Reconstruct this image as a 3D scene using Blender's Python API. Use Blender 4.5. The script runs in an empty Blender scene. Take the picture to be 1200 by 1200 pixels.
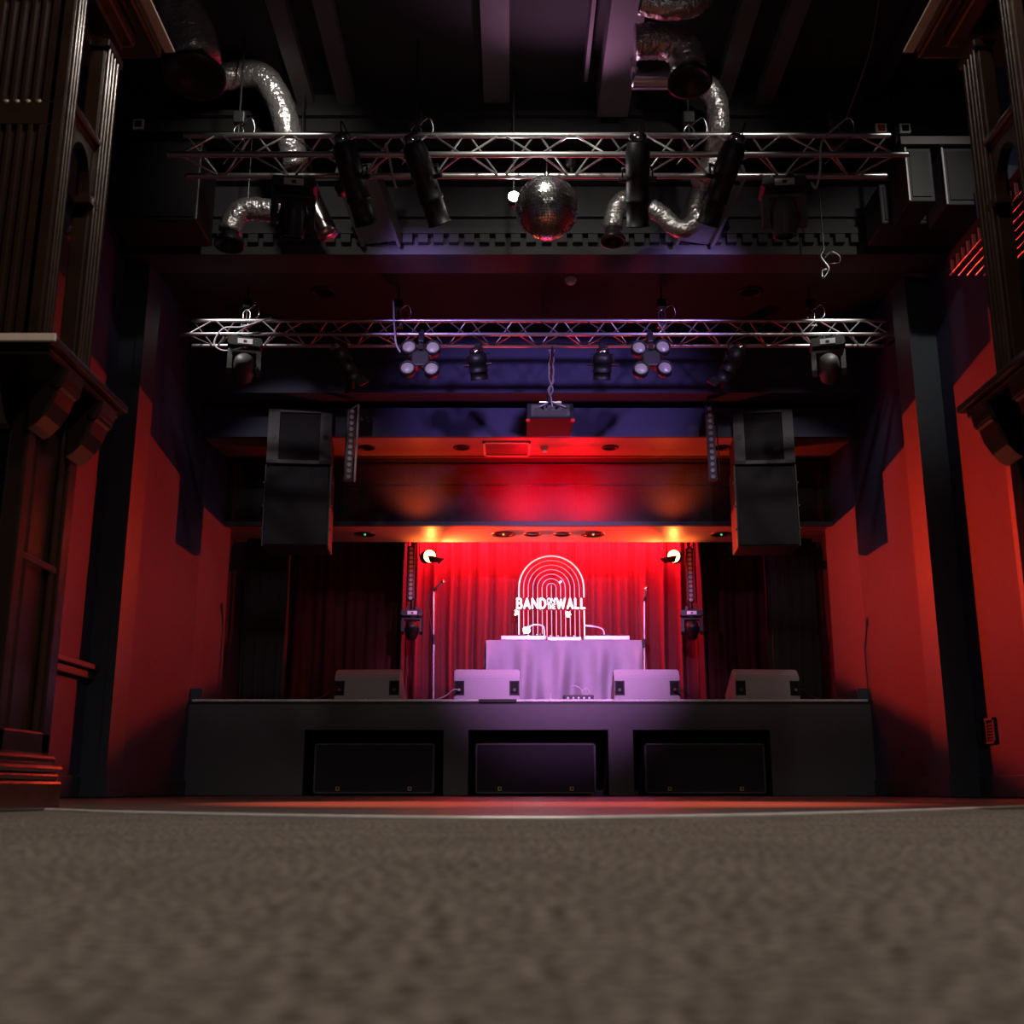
import bpy, bmesh, math, random
from mathutils import Vector, Matrix, Euler
random.seed(7)
PI = math.pi
SC = bpy.context.scene
COL = SC.collection

# ------------------------------------------------------------------ camera
FPX, PITCH, CAMZ = 1300.0, math.radians(14.1), 0.05
cam_d = bpy.data.cameras.new('camera')
cam_d.sensor_fit = 'HORIZONTAL'; cam_d.sensor_width = 24.0
cam_d.lens = 24.0 * FPX / 1200.0
cam_d.clip_start = 0.02; cam_d.clip_end = 100
cam_d.dof.use_dof = True; cam_d.dof.focus_distance = 12.5; cam_d.dof.aperture_fstop = 4.8
cam = bpy.data.objects.new('camera', cam_d); COL.objects.link(cam)
cam.location = (0, 0, CAMZ); cam.rotation_euler = (math.radians(90) + PITCH, 0, 0)
SC.camera = cam

def at(x, y, Y):
    """point of the place seen at (x, y) of the photograph at depth Y metres"""
    u = (x - 600) / FPX; v = (600 - y) / FPX
    dy = math.cos(PITCH) - v * math.sin(PITCH); dz = math.sin(PITCH) + v * math.cos(PITCH)
    return Vector((u * Y / dy, Y, CAMZ + dz * Y / dy))

# ------------------------------------------------------------------ world, exposure
w = bpy.data.worlds.new('world'); SC.world = w; w.use_nodes = True
w.node_tree.nodes['Background'].inputs[0].default_value = (0.5, 0.55, 0.8, 1)
w.node_tree.nodes['Background'].inputs[1].default_value = 0.010
SC.view_settings.view_transform = 'Standard'; SC.view_settings.look = 'None'
SC.view_settings.exposure = 0.0; SC.view_settings.gamma = 1.0
SC.view_settings.use_curve_mapping = False
SC.cycles.use_denoising = True
SC.cycles.max_bounces = 8; SC.cycles.diffuse_bounces = 3; SC.cycles.glossy_bounces = 4
SC.cycles.transparent_max_bounces = 8; SC.cycles.sample_clamp_indirect = 4.0

# ------------------------------------------------------------------ lights
def aim(o, target):
    d = (Vector(target) - o.location)
    o.rotation_euler = d.to_track_quat('-Z', 'Y').to_euler()

def light(kind, name, loc, color, power, target=None, size=0.05, angle=60, blend=0.5, sx=None, sy=None):
    d = bpy.data.lights.new(name, kind); d.color = color; d.energy = power
    if kind == 'SPOT':
        d.spot_size = math.radians(angle); d.spot_blend = blend; d.shadow_soft_size = size
    elif kind == 'AREA':
        d.shape = 'RECTANGLE'; d.size = sx; d.size_y = sy
    else:
        d.shadow_soft_size = size
    o = bpy.data.objects.new(name, d); COL.objects.link(o); o.location = loc
    if target is not None: aim(o, target)
    return o

PARL = Vector((-1.066, 14.0, 2.977)); PARR = Vector((2.089, 14.0, 2.977))
RED = (1.0, 0.035, 0.008)
# the two red stage cans
light('SPOT', 'par_can_beam', PARL + Vector((0.05, -0.09, 0)), RED, 1900, (3.88, 10.4, 2.7), 0.003, 84, 0.9)
light('SPOT', 'par_can_beam', PARR + Vector((-0.05, -0.09, 0)), RED, 1000, (-3.5, 10.4, 2.7), 0.003, 84, 0.9)
light('SPOT', 'par_can_spill', PARL + Vector((0.04, -0.30, -0.06)), (1, 0.20, 0.03), 22, PARL + Vector((0.1, -0.36, 0.3)), 0.03, 160, 0.5)
light('SPOT', 'par_can_spill', PARR + Vector((-0.04, -0.30, -0.06)), (1, 0.20, 0.03), 22, PARR + Vector((-0.1, -0.36, 0.3)), 0.03, 160, 0.5)
# added red uplights hidden behind the two middle monitors, for the soffit glow
light('SPOT', 'added_footlight_beam', (-0.28, 12.95, 1.16), (1, 0.06, 0.015), 100, (-0.6, 12.5, 4.0), 0.03, 90, 0.8)
light('SPOT', 'added_footlight_beam', (1.49, 12.95, 1.16), (1, 0.06, 0.015), 100, (1.8, 12.5, 4.0), 0.03, 90, 0.8)
# added spots below the nearer moving heads, to redden the dance floor
light('SPOT', 'added_pool_beam', (-1.60, 7.56, 3.78), (1, 0.13, 0.06), 1500, (-0.40, 5.3, 0), 0.03, 30, 1.0)
light('SPOT', 'added_pool_beam', (2.02, 7.56, 3.78), (1, 0.13, 0.06), 1500, (0.80, 5.3, 0), 0.03, 30, 1.0)
# red batten over the back curtain
light('AREA', 'curtain_batten_beam', (0.5, 14.38, 3.40), (1, 0.014, 0.035), 420, (0.5, 14.75, 2.8), sx=3.5, sy=0.04)
# unseen lamps added behind the perforated panel to redden it and the soffit
light('SPOT', 'added_ledge_beam', (-1.10, 13.15, 3.24), (1, 0.10, 0.008), 60, (-1.10, 12.50, 4.0), 0.05, 130, 1.0)
light('SPOT', 'added_ledge_beam', (0.15, 13.30, 3.28), (1, 0.0, 0.012), 330, (0.15, 12.55, 3.8), 0.05, 150, 1.0)
light('SPOT', 'added_ledge_beam', (0.85, 13.30, 3.28), (1, 0.0, 0.012), 330, (0.85, 12.55, 3.8), 0.05, 150, 1.0)
light('SPOT', 'added_ledge_beam', (1.90, 13.15, 3.24), (1, 0.10, 0.008), 60, (1.90, 12.50, 4.0), 0.05, 130, 1.0)
# purple stage wash from the nearer truss
light('SPOT', 'stage_wash_beam', (0.93, 7.50, 3.93), (0.88, 0.36, 1.0), 2600, (0.55, 13.1, 1.75), 0.012, 38, 1.0)
light('SPOT', 'stage_wash_beam', (-1.30, 7.62, 4.48), (0.50, 0.32, 1.0), 300, (0.35, 12.2, 3.95), 0.08, 48, 1.0)  # added purple pair, standing in for light bounced off the stage
light('SPOT', 'stage_wash_beam', (2.10, 7.62, 4.48), (0.50, 0.32, 1.0), 300, (0.55, 12.2, 3.95), 0.08, 48, 1.0)
light('SPOT', 'added_joist_beam', (0.45, 7.55, 4.80), (0.90, 0.40, 0.75), 34, (0.38, 6.4, 5.7), 0.05, 120, 0.8)  # added uplight that turns the joists purple
# house lights of the room
light('SPOT', 'house_lamp_beam', (1.391, 1.2, 4.231), (1, 0.87, 0.76), 185, (0.3, 1.6, 0.0), 0.06, 150, 0.8)
light('SPOT', 'house_lamp_beam', (0.084, 1.2, 4.273), (1, 0.87, 0.76), 185, (-0.1, 1.6, 0.0), 0.06, 150, 0.8)
light('SPOT', 'ceiling_lamp_beam', (0.08, 6.2, 5.35), (1, 0.95, 0.85), 120, (0.25, 8.0, 4.2), 0.05, 80, 1.0)
light('SPOT', 'ceiling_lamp_beam', (-3.0, 9.75, 4.98), (1, 0.92, 0.95), 45, (-2.80, 10.28, 4.40), 0.03, 66, 0.6)
light('SPOT', 'ceiling_lamp_beam', (3.35, 9.75, 4.98), (1, 0.95, 0.90), 45, (3.25, 10.28, 4.40), 0.03, 60, 0.6)
light('SPOT', 'ceiling_lamp_beam', (3.2, 6.0, 5.2), (1, 0.95, 0.85), 80, (3.3, 8.6, 4.4), 0.04, 46, 0.9)
light('SPOT', 'ceiling_lamp_beam', (-1.6, 6.6, 5.3), (1, 0.93, 0.85), 50, (-1.9, 8.0, 5.0), 0.05, 70, 1.0)  # added to brighten the left foil ducts
light('SPOT', 'ceiling_lamp_beam', (2.0, 6.3, 5.3), (1, 0.93, 0.85), 30, (1.5, 8.0, 4.9), 0.05, 60, 1.0)  # added to brighten the right foil ducts

# ------------------------------------------------------------------ materials
def mat(name, col, rough=0.6, metal=0.0, emit=None, estr=0.0, bump=None, noise=None, alpha=None, spec=0.5):
    """bump=(scale, strength); noise=(scale, amount): procedural tone variation"""
    m = bpy.data.materials.new(name); m.use_nodes = True
    nt = m.node_tree; b = nt.nodes['Principled BSDF']
    b.inputs['Base Color'].default_value = (*col, 1); b.inputs['Roughness'].default_value = rough
    b.inputs['Metallic'].default_value = metal; b.inputs['Specular IOR Level'].default_value = spec
    tc = nt.nodes.new('ShaderNodeTexCoord')
    sc, am = noise or (8, 0.12)
    n = nt.nodes.new('ShaderNodeTexNoise'); n.inputs['Scale'].default_value = sc; n.inputs['Detail'].default_value = 4
    nt.links.new(tc.outputs['Object'], n.inputs['Vector'])
    mx = nt.nodes.new('ShaderNodeMix'); mx.data_type = 'RGBA'
    mx.inputs[6].default_value = (*[c * (1 - am) for c in col], 1)
    mx.inputs[7].default_value = (*[min(1, c * (1 + am)) for c in col], 1)
    nt.links.new(n.outputs['Fac'], mx.inputs[0]); nt.links.new(mx.outputs[2], b.inputs['Base Color'])
    if bump:
        n2 = nt.nodes.new('ShaderNodeTexNoise'); n2.inputs['Scale'].default_value = bump[0]; n2.inputs['Detail'].default_value = 3
        bp = nt.nodes.new('ShaderNodeBump'); bp.inputs['Strength'].default_value = bump[1]; bp.inputs['Distance'].default_value = 0.02
        nt.links.new(tc.outputs['Object'], n2.inputs['Vector'])
        nt.links.new(n2.outputs['Fac'], bp.inputs['Height']); nt.links.new(bp.outputs['Normal'], b.inputs['Normal'])
    if emit:
        b.inputs['Emission Color'].default_value = (*emit, 1); b.inputs['Emission Strength'].default_value = estr
    return m

M = {}
M['paint'] = mat('navy_wall_paint', (0.050, 0.052, 0.115), 0.62, noise=(3, 0.10), bump=(60, 0.05))
M['trimpaint'] = mat('slate_trim_paint', (0.045, 0.058, 0.080), 0.5, noise=(5, 0.1))
M['ceil'] = mat('dark_ceiling_paint', (0.010, 0.009, 0.010), 0.8, noise=(4, 0.2))
M['joist'] = mat('grey_joist_paint', (0.10, 0.085, 0.092), 0.7, noise=(6, 0.15))
M['beam'] = mat('grey_beam_paint', (0.035, 0.033, 0.038), 0.7, noise=(4, 0.12))
M['soffit'] = mat('soffit_paint', (0.34, 0.24, 0.22), 0.45, noise=(5, 0.08))
M['black'] = mat('black_plastic', (0.012, 0.012, 0.013), 0.45, bump=(120, 0.05))
M['blackm'] = mat('black_metal', (0.018, 0.018, 0.019), 0.35, 0.2)
M['matte'] = mat('black_velvet', (0.006, 0.005, 0.006), 0.95)
M['grill'] = mat('black_grille_cloth', (0.022, 0.018, 0.026), 0.8, bump=(400, 0.3))
M['cab'] = mat('speaker_cabinet_paint', (0.026, 0.022, 0.030), 0.6, bump=(200, 0.1))
M['grey'] = mat('dark_grey_plastic', (0.075, 0.075, 0.07), 0.5)
M['alu'] = mat('brushed_aluminium', (0.62, 0.61, 0.60), 0.32, 0.9, noise=(30, 0.12))
M['steel'] = mat('steel', (0.5, 0.5, 0.5), 0.25, 1.0)
M['chrome'] = mat('chrome', (0.8, 0.8, 0.8), 0.12, 1.0)
M['foil'] = mat('crinkled_foil', (0.50, 0.48, 0.47), 0.24, 0.8, bump=(26, 0.9))
M['tube'] = mat('spiral_duct_metal', (0.72, 0.70, 0.71), 0.22, 1.0, bump=(8, 0.06))
M['white'] = mat('white_plastic', (0.85, 0.85, 0.85), 0.4)
M['lens'] = mat('frosted_lens', (0.38, 0.37, 0.30), 0.25, 0.0, bump=(30, 0.2))
M['darklens'] = mat('dark_lens', (0.01, 0.01, 0.015), 0.05)
M['led'] = mat('led_lens', (0.75, 0.7, 0.8), 0.12, 0.3)
M['deck'] = mat('black_stage_deck', (0.020, 0.019, 0.021), 0.5, bump=(80, 0.1))
M['fascia'] = mat('stage_front_paint', (0.078, 0.074, 0.084), 0.55, noise=(6, 0.12), bump=(60, 0.06))
M['edge'] = mat('worn_edge_trim', (0.75, 0.72, 0.72), 0.45, 0.5, noise=(60, 0.5), bump=(90, 0.5))
M['carpetbox'] = mat('grey_speckled_speaker_coating', (0.42, 0.39, 0.42), 0.8, noise=(140, 0.35), bump=(150, 0.5))
M['wood'] = mat('varnished_dark_wood', (0.020, 0.010, 0.006), 0.24, noise=(9, 0.5), bump=(14, 0.08))
M['woodedge'] = mat('pale_wood_edge', (0.26, 0.19, 0.14), 0.35, noise=(30, 0.25))  # paler brown than the pillar wood, for the flute ends
M['cloth'] = mat('purple_grey_tablecloth', (0.30, 0.28, 0.32), 0.85, bump=(160, 0.1))
M['curtain'] = mat('stage_curtain_cloth', (0.075, 0.008, 0.010), 0.85, noise=(4, 0.1), bump=(300, 0.1))
M['drape'] = mat('black_drape_cloth', (0.022, 0.016, 0.020), 0.9)
M['neon'] = mat('pink_neon', (1, 0.6, 0.6), 0.3, emit=(1, 0.26, 0.30), estr=1.0)
M['neonw'] = mat('white_neon', (1, 0.8, 0.8), 0.3, emit=(1, 0.66, 0.64), estr=1.3)
M['letters'] = mat('lit_letters', (1, 0.9, 0.85), 0.3, emit=(1, 0.88, 0.82), estr=1.5)
M['parlens'] = mat('lit_par_lens', (1, 0.6, 0.3), 0.3, emit=(1, 0.46, 0.14), estr=9)
M['bulb'] = mat('lit_lamp', (1, 1, 1), 0.3, emit=(1, 0.93, 0.86), estr=60)
M['gear'] = mat('light_gear_metal', (0.6, 0.57, 0.6), 0.35, 0.4)
M['green'] = mat('green_led', (0.1, 1, 0.3), 0.3, emit=(0.05, 0.8, 0.25), estr=0.8)
M['gold'] = mat('yellow_badge', (0.65, 0.42, 0.10), 0.4)
M['cable'] = mat('black_cable', (0.02, 0.02, 0.022), 0.5)
M['pcable'] = mat('pale_cable', (0.45, 0.42, 0.46), 0.45)
M['redplastic'] = mat('red_plastic', (0.5, 0.03, 0.03), 0.4)

M['subframe'] = mat('subwoofer_frame_paint', (0.10, 0.09, 0.105), 0.45)
M['redpanel'] = mat('hatch_panel_paint', (0.22, 0.12, 0.12), 0.3, noise=(4, 0.1))
M['wornmetal'] = mat('worn_floor_strip', (0.75, 0.72, 0.70), 0.4, 0.3, noise=(20, 0.3))
M['litedge'] = mat('lit_edge_paint', (0.62, 0.50, 0.42), 0.5, noise=(30, 0.15))  # pale tone paints lamplight caught along the shelf and cornice edges
def node_mat(name):
    m = bpy.data.materials.new(name); m.use_nodes = True
    return m, m.node_tree, m.node_tree.nodes['Principled BSDF']

_b = M['wood'].node_tree.nodes['Principled BSDF']; _b.inputs['Coat Weight'].default_value = 0.7; _b.inputs['Coat Roughness'].default_value = 0.12
# carpet
m, nt, b = node_mat('grey_brown_carpet'); M['carpet'] = m
tc = nt.nodes.new('ShaderNodeTexCoord')
n1 = nt.nodes.new('ShaderNodeTexNoise'); n1.inputs['Scale'].default_value = 130; n1.inputs['Detail'].default_value = 6
n2 = nt.nodes.new('ShaderNodeTexNoise'); n2.inputs['Scale'].default_value = 7; n2.inputs['Detail'].default_value = 4
r1 = nt.nodes.new('ShaderNodeValToRGB')
r1.color_ramp.elements[0].position = 0.34; r1.color_ramp.elements[0].color = (0.014, 0.011, 0.009, 1)
r1.color_ramp.elements[1].position = 0.72; r1.color_ramp.elements[1].color = (0.40, 0.345, 0.295, 1)
mx = nt.nodes.new('ShaderNodeMix'); mx.data_type = 'RGBA'; mx.blend_type = 'MULTIPLY'; mx.inputs[0].default_value = 0.7
r2 = nt.nodes.new('ShaderNodeValToRGB')
r2.color_ramp.elements[0].position = 0.3; r2.color_ramp.elements[0].color = (0.6, 0.6, 0.6, 1)
r2.color_ramp.elements[1].position = 0.7; r2.color_ramp.elements[1].color = (1, 1, 1, 1)
for n in (n1, n2): nt.links.new(tc.outputs['Object'], n.inputs['Vector'])
nt.links.new(n1.outputs['Fac'], r1.inputs['Fac']); nt.links.new(n2.outputs['Fac'], r2.inputs['Fac'])
nt.links.new(r1.outputs['Color'], mx.inputs[6]); nt.links.new(r2.outputs['Color'], mx.inputs[7])
nt.links.new(mx.outputs[2], b.inputs['Base Color']); b.inputs['Roughness'].default_value = 1.0
b.inputs['Specular IOR Level'].default_value = 0.05
bp = nt.nodes.new('ShaderNodeBump'); bp.inputs['Strength'].default_value = 0.6; bp.inputs['Distance'].default_value = 0.004
nt.links.new(n1.outputs['Fac'], bp.inputs['Height']); nt.links.new(bp.outputs['Normal'], b.inputs['Normal'])

# dance floor boards
m, nt, b = node_mat('dark_floorboards'); M['boards'] = m
tc = nt.nodes.new('ShaderNodeTexCoord'); mp = nt.nodes.new('ShaderNodeMapping')
mp.inputs['Scale'].default_value = (1, 1, 1)
br = nt.nodes.new('ShaderNodeTexBrick'); br.inputs['Scale'].default_value = 1.0
br.inputs['Brick Width'].default_value = 1.6; br.inputs['Row Height'].default_value = 0.11; br.inputs['Mortar Size'].default_value = 0.004
br.inputs['Color1'].default_value = (0.11, 0.082, 0.07, 1); br.inputs['Color2'].default_value = (0.15, 0.11, 0.095, 1)
br.inputs['Mortar'].default_value = (0.01, 0.008, 0.008, 1)
nt.links.new(tc.outputs['Object'], mp.inputs['Vector']); nt.links.new(mp.outputs['Vector'], br.inputs['Vector'])
nt.links.new(br.outputs['Color'], b.inputs['Base Color']); b.inputs['Roughness'].default_value = 0.42

# perforated panel: small holes let light through
m, nt, b = node_mat('perforated_black_panel'); M['perf'] = m
b.inputs['Base Color'].default_value = (0.008, 0.006, 0.006, 1); b.inputs['Roughness'].default_value = 0.55
tl = nt.nodes.new('ShaderNodeBsdfTranslucent'); tl.inputs['Color'].default_value = (0.10, 0.09, 0.09, 1)
tr = nt.nodes.new('ShaderNodeBsdfTransparent'); tr.inputs['Color'].default_value = (1, 1, 1, 1)
wv = nt.nodes.new('ShaderNodeTexWave'); wv.inputs['Scale'].default_value = 12; wv.wave_profile = 'SIN'
tc = nt.nodes.new('ShaderNodeTexCoord'); nt.links.new(tc.outputs['Object'], wv.inputs['Vector'])
mr = nt.nodes.new('ShaderNodeMapRange'); mr.inputs['To Min'].default_value = 0.30; mr.inputs['To Max'].default_value = 0.50
nt.links.new(wv.outputs['Fac'], mr.inputs['Value'])
m1 = nt.nodes.new('ShaderNodeMixShader'); m1.inputs[0].default_value = 0.45
nt.links.new(b.outputs[0], m1.inputs[1]); nt.links.new(tl.outputs[0], m1.inputs[2])
m2 = nt.nodes.new('ShaderNodeMixShader'); nt.links.new(mr.outputs[0], m2.inputs[0])
nt.links.new(m1.outputs[0], m2.inputs[1]); nt.links.new(tr.outputs[0], m2.inputs[2])
nt.links.new(m2.outputs[0], nt.nodes['Material Output'].inputs[0])

# clear acrylic
m, nt, b = node_mat('clear_acrylic'); M['acrylic'] = m
gl = nt.nodes.new('ShaderNodeBsdfGlossy'); gl.inputs['Roughness'].default_value = 0.0
tr = nt.nodes.new('ShaderNodeBsdfTransparent'); fr = nt.nodes.new('ShaderNodeFresnel'); fr.inputs[0].default_value = 1.5
ms = nt.nodes.new('ShaderNodeMixShader'); nt.links.new(fr.outputs[0], ms.inputs[0])
nt.links.new(tr.outputs[0], ms.inputs[1]); nt.links.new(gl.outputs[0], ms.inputs[2])
nt.links.new(ms.outputs[0], nt.nodes['Material Output'].inputs[0])

# ------------------------------------------------------------------ mesh helpers
class MB:
    def __init__(s, T=None):
        s.bm = bmesh.new(); s.T = T or Matrix()
        s.smooth = []
    def _add(s, verts, faces, smooth=False):
        vs = [s.bm.verts.new(s.T @ Vector(v)) for v in verts]
        for f in faces:
            try:
                fc = s.bm.faces.new([vs[i] for i in f]); fc.smooth = smooth
            except ValueError: pass
        return s
    def box(s, a, b, bev=0.0):
        x0, x1 = sorted((a[0], b[0])); y0, y1 = sorted((a[1], b[1])); z0, z1 = sorted((a[2], b[2]))
        if bev <= 0:
            v = [(x0, y0, z0), (x1, y0, z0), (x1, y1, z0), (x0, y1, z0), (x0, y0, z1), (x1, y0, z1), (x1, y1, z1), (x0, y1, z1)]
            return s._add(v, [(0, 3, 2, 1), (4, 5, 6, 7), (0, 1, 5, 4), (1, 2, 6, 5), (2, 3, 7, 6), (3, 0, 4, 7)])
        t = bmesh.new(); bmesh.ops.create_cube(t, size=1)
        for v in t.verts:
            v.co = Vector((x0 + (v.co.x + .5) * (x1 - x0), y0 + (v.co.y + .5) * (y1 - y0), z0 + (v.co.z + .5) * (z1 - z0)))
        bmesh.ops.bevel(t, geom=list(t.edges), offset=bev, segments=2, affect='EDGES', profile=0.5)
        t.verts.ensure_lookup_table()
        for i, v in enumerate(t.verts): v.index = i
        s._add([v.co[:] for v in t.verts], [[v.index for v in f.verts] for f in t.faces]); t.free()
        return s
    def obox(s, p0, p1, wd, ht, up=(0, 0, 1)):
        """box beam from p0 to p1, width wd, height ht"""
        p0, p1 = Vector(p0), Vector(p1); d = (p1 - p0); L = d.length; d.normalize()
        x = d.cross(Vector(up));
        if x.length < 1e-4: x = d.cross(Vector((1, 0, 0)))
        x.normalize(); z = x.cross(d)
        v = []
        for q in (p0, p1):
            for sx, sz in ((-1, -1), (1, -1), (1, 1), (-1, 1)):
                v.append(q + x * sx * wd / 2 + z * sz * ht / 2)
        return s._add(v, [(0, 1, 2, 3), (7, 6, 5, 4), (0, 4, 5, 1), (1, 5, 6, 2), (2, 6, 7, 3), (3, 7, 4, 0)])
    def cyl(s, p0, p1, r, r2=None, n=16, cap=True):
        r2 = r if r2 is None else r2
        p0, p1 = Vector(p0), Vector(p1); d = (p1 - p0).normalized()
        a = d.orthogonal().normalized(); c = d.cross(a)
        vs = []
        for q, rr in ((p0, r), (p1, r2)):
            for i in range(n):
                t = 2 * PI * i / n; vs.append(q + (a * math.cos(t) + c * math.sin(t)) * rr)
        s._add(vs, [(i, (i + 1) % n, n + (i + 1) % n, n + i) for i in range(n)], True)
        if cap:
            s._add(vs[:n], [tuple(reversed(range(n)))]); s._add(vs[n:], [tuple(range(n))])
        return s
    def lathe(s, p0, d, prof, n=24):
        """prof: list of (distance along d, radius)"""
        p0 = Vector(p0); d = Vector(d).normalized(); a = d.orthogonal().normalized(); c = d.cross(a)
        vs = []
        for h, r in prof:
            for i in range(n):
                t = 2 * PI * i / n; vs.append(p0 + d * h + (a * math.cos(t) + c * math.sin(t)) * max(r, 1e-4))
        fs = []
        for k in range(len(prof) - 1):
            for i in range(n):
                fs.append((k * n + i, k * n + (i + 1) % n, (k + 1) * n + (i + 1) % n, (k + 1) * n + i))
        s._add(vs, fs, True); return s
    def tube(s, pts, r, n=8, wob=0.0):
        pts = [Vector(p) for p in pts]; vs = []; fs = []
        prev = None
        for k, p in enumerate(pts):
            d = (pts[min(k + 1, len(pts) - 1)] - pts[max(k - 1, 0)]).normalized()
            if prev is None: a = d.orthogonal().normalized()
            else:
                a = prev - d * prev.dot(d); a.normalize()
            prev = a; c = d.cross(a)
            rr = r(k / (len(pts) - 1)) if callable(r) else r
            for i in range(n):
                t = 2 * PI * i / n; q = rr * (1 + wob * (random.random() - .5))
                vs.append(p + (a * math.cos(t) + c * math.sin(t)) * q)
        m_ = len(pts)
        for k in range(m_ - 1):
            for i in range(n):
                fs.append((k * n + i, k * n + (i + 1) % n, (k + 1) * n + (i + 1) % n, (k + 1) * n + i))
        fs.append(tuple(reversed(range(n)))); fs.append(tuple((m_ - 1) * n + i for i in range(n)))
        s._add(vs, fs, True); return s
    def prism(s, poly, axis, a, b):
        """extrude a polygon (2D) along axis 'x','y' or 'z' from a to b"""
        def P(u, v, t):
            return {'x': (t, u, v), 'y': (u, t, v), 'z': (u, v, t)}[axis]
        n = len(poly); vs = [P(u, v, a) for u, v in poly] + [P(u, v, b) for u, v in poly]
        s._add(vs, [tuple(reversed(range(n))), tuple(range(n, 2 * n))] + [(i, (i + 1) % n, n + (i + 1) % n, n + i) for i in range(n)])
        return s
    def sphere(s, c, r, n=16, sc=(1, 1, 1)):
        vs = []; fs = []; c = Vector(c); h = n // 2
        for k in range(h + 1):
            ph = PI * k / h
            for i in range(n):
                t = 2 * PI * i / n
                vs.append(c + Vector((r * sc[0] * math.sin(ph) * math.cos(t), r * sc[1] * math.sin(ph) * math.sin(t), r * sc[2] * math.cos(ph))))
        for k in range(h):
            for i in range(n):
                fs.append((k * n + i, (k + 1) * n + i, (k + 1) * n + (i + 1) % n, k * n + (i + 1) % n))
        s._add(vs, fs, True); bmesh.ops.remove_doubles(s.bm, verts=s.bm.verts[:], dist=1e-5); return s
    def build(s, name, m, parent=None, off=None):
        """off: world origin to subtract (parts written in world coordinates)"""
        if off is not None: bmesh.ops.translate(s.bm, vec=-Vector(off), verts=s.bm.verts[:])
        bmesh.ops.recalc_face_normals(s.bm, faces=s.bm.faces[:])
        me = bpy.data.meshes.new(name); s.bm.to_mesh(me); s.bm.free()
        me.materials.append(m if not isinstance(m, str) else M[m])
        o = bpy.data.objects.new(name, me); COL.objects.link(o)
        if parent is not None: o.parent = parent
        return o

def tag(o, label, cat, group=None):
    o['label'] = label; o['category'] = cat
    if group: o['group'] = group
    return o
def thing(name, label, cat, loc=(0, 0, 0), rot=(0, 0, 0), group=None):
    o = bpy.data.objects.new(name, None); COL.objects.link(o); o.empty_display_size = 0.05
    o.location = loc; o.rotation_euler = rot
    return tag(o, label, cat, group)
def solo(name, mb, m, label, cat, loc, group=None):
    """a thing of one mesh written in world coordinates, origin at loc"""
    o = mb.build(name, m, None, loc); o.location = loc
    return tag(o, label, cat, group)
def struct(name, mb, m):
    o = mb.build(name, m); o['kind'] = 'structure'; return o
def curve_pts(ctrl, n=8):
    """Catmull-Rom through control points"""
    c = [Vector(p) for p in ctrl]; c = [c[0] * 2 - c[1]] + c + [c[-1] * 2 - c[-2]]; out = []
    for i in range(1, len(c) - 2):
        for k in range(n):
            t = k / n; a, b, d, e = c[i - 1], c[i], c[i + 1], c[i + 2]
            out.append(0.5 * ((2 * b) + (d - a) * t + (2 * a - 5 * b + 4 * d - e) * t * t + (3 * b - a - 3 * d + e) * t ** 3))
    out.append(c[-2]); return out
def frame(loc, d, up=(0, 0, 1)):
    """matrix whose -Z axis looks along d"""
    q = Vector(d).to_track_quat('-Z', 'Y'); return Matrix.Translation(Vector(loc)) @ q.to_matrix().to_4x4()

XL, XR = -3.495, 3.88
CEIL = 5.70
STAGE_Y, STAGE_Z = 12.15, 1.005

# ================================================================== SETTING
struct('floor', MB().box((-6, -4, -0.12), (6, 18, -0.006)), 'boards')
# carpet in front of the curved metal edge
edge_px = [(-250, 941), (-100, 945), (70, 950.5), (125, 952.8), (330, 957.5), (480, 959.8), (600, 960.3), (720, 959.5), (900, 956.2), (1060, 951.5), (1200, 946), (1340, 941)]
edge = []
for x, y in edge_px:
    v = (600 - y) / FPX; el = -(math.sin(PITCH) + v * math.cos(PITCH)) / (math.cos(PITCH) - v * math.sin(PITCH))
    Y = CAMZ / el; edge.append(at(x, y, Y))
edge = curve_pts(edge, 6)
poly = [(p.x, p.y) for p in edge]
poly = [(-6, poly[0][1])] + poly + [(6, poly[-1][1]), (6, -4), (-6, -4)]
struct('floor_carpet', MB().prism(poly, 'z', -0.005, 0.0), 'carpet')
tb = MB(); tb.tube([Vector((p.x, p.y, 0.0005)) for p in edge], 0.006, 6)
struct('trim_1', tb, 'wornmetal')

def side_wall(name, X, s):
    mb = MB()
    mb.box((X, -4, 0), (X + s * 0.25, STAGE_Y, CEIL + .3))
    mb.box((X + s * 0.12, 13.05, 0), (X + s * 0.37, 17, CEIL + .3))
    struct(name + '_splay', MB().prism([(X, STAGE_Y), (X - s * 0.10, 13.05), (X + s * 0.25, 13.05), (X + s * 0.25, STAGE_Y)], 'z', 0, CEIL + .3), 'paint')  # splay added so this end of the wall catches more light
    return struct(name, mb, 'paint')
side_wall('wall_left', XL, -1); side_wall('wall_right', XR, 1)
struct('wall_back', MB().box((-6, 17, 0), (6, 17.2, CEIL + .3)), 'drape')
struct('wall_front', MB().box((-6, -4.2, 0), (6, -4, CEIL + .3)), 'paint')
struct('ceiling', MB().box((-6, -4, CEIL), (6, 17, CEIL + 0.2)), 'ceil')
struct('baseboard_left', MB().box((XL, 3, 0), (XL + .025, STAGE_Y, .165), 0.006), 'trimpaint')
struct('baseboard_right', MB().box((XR - .025, 3, 0), (XR, STAGE_Y, .165), 0.006), 'trimpaint')
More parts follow.
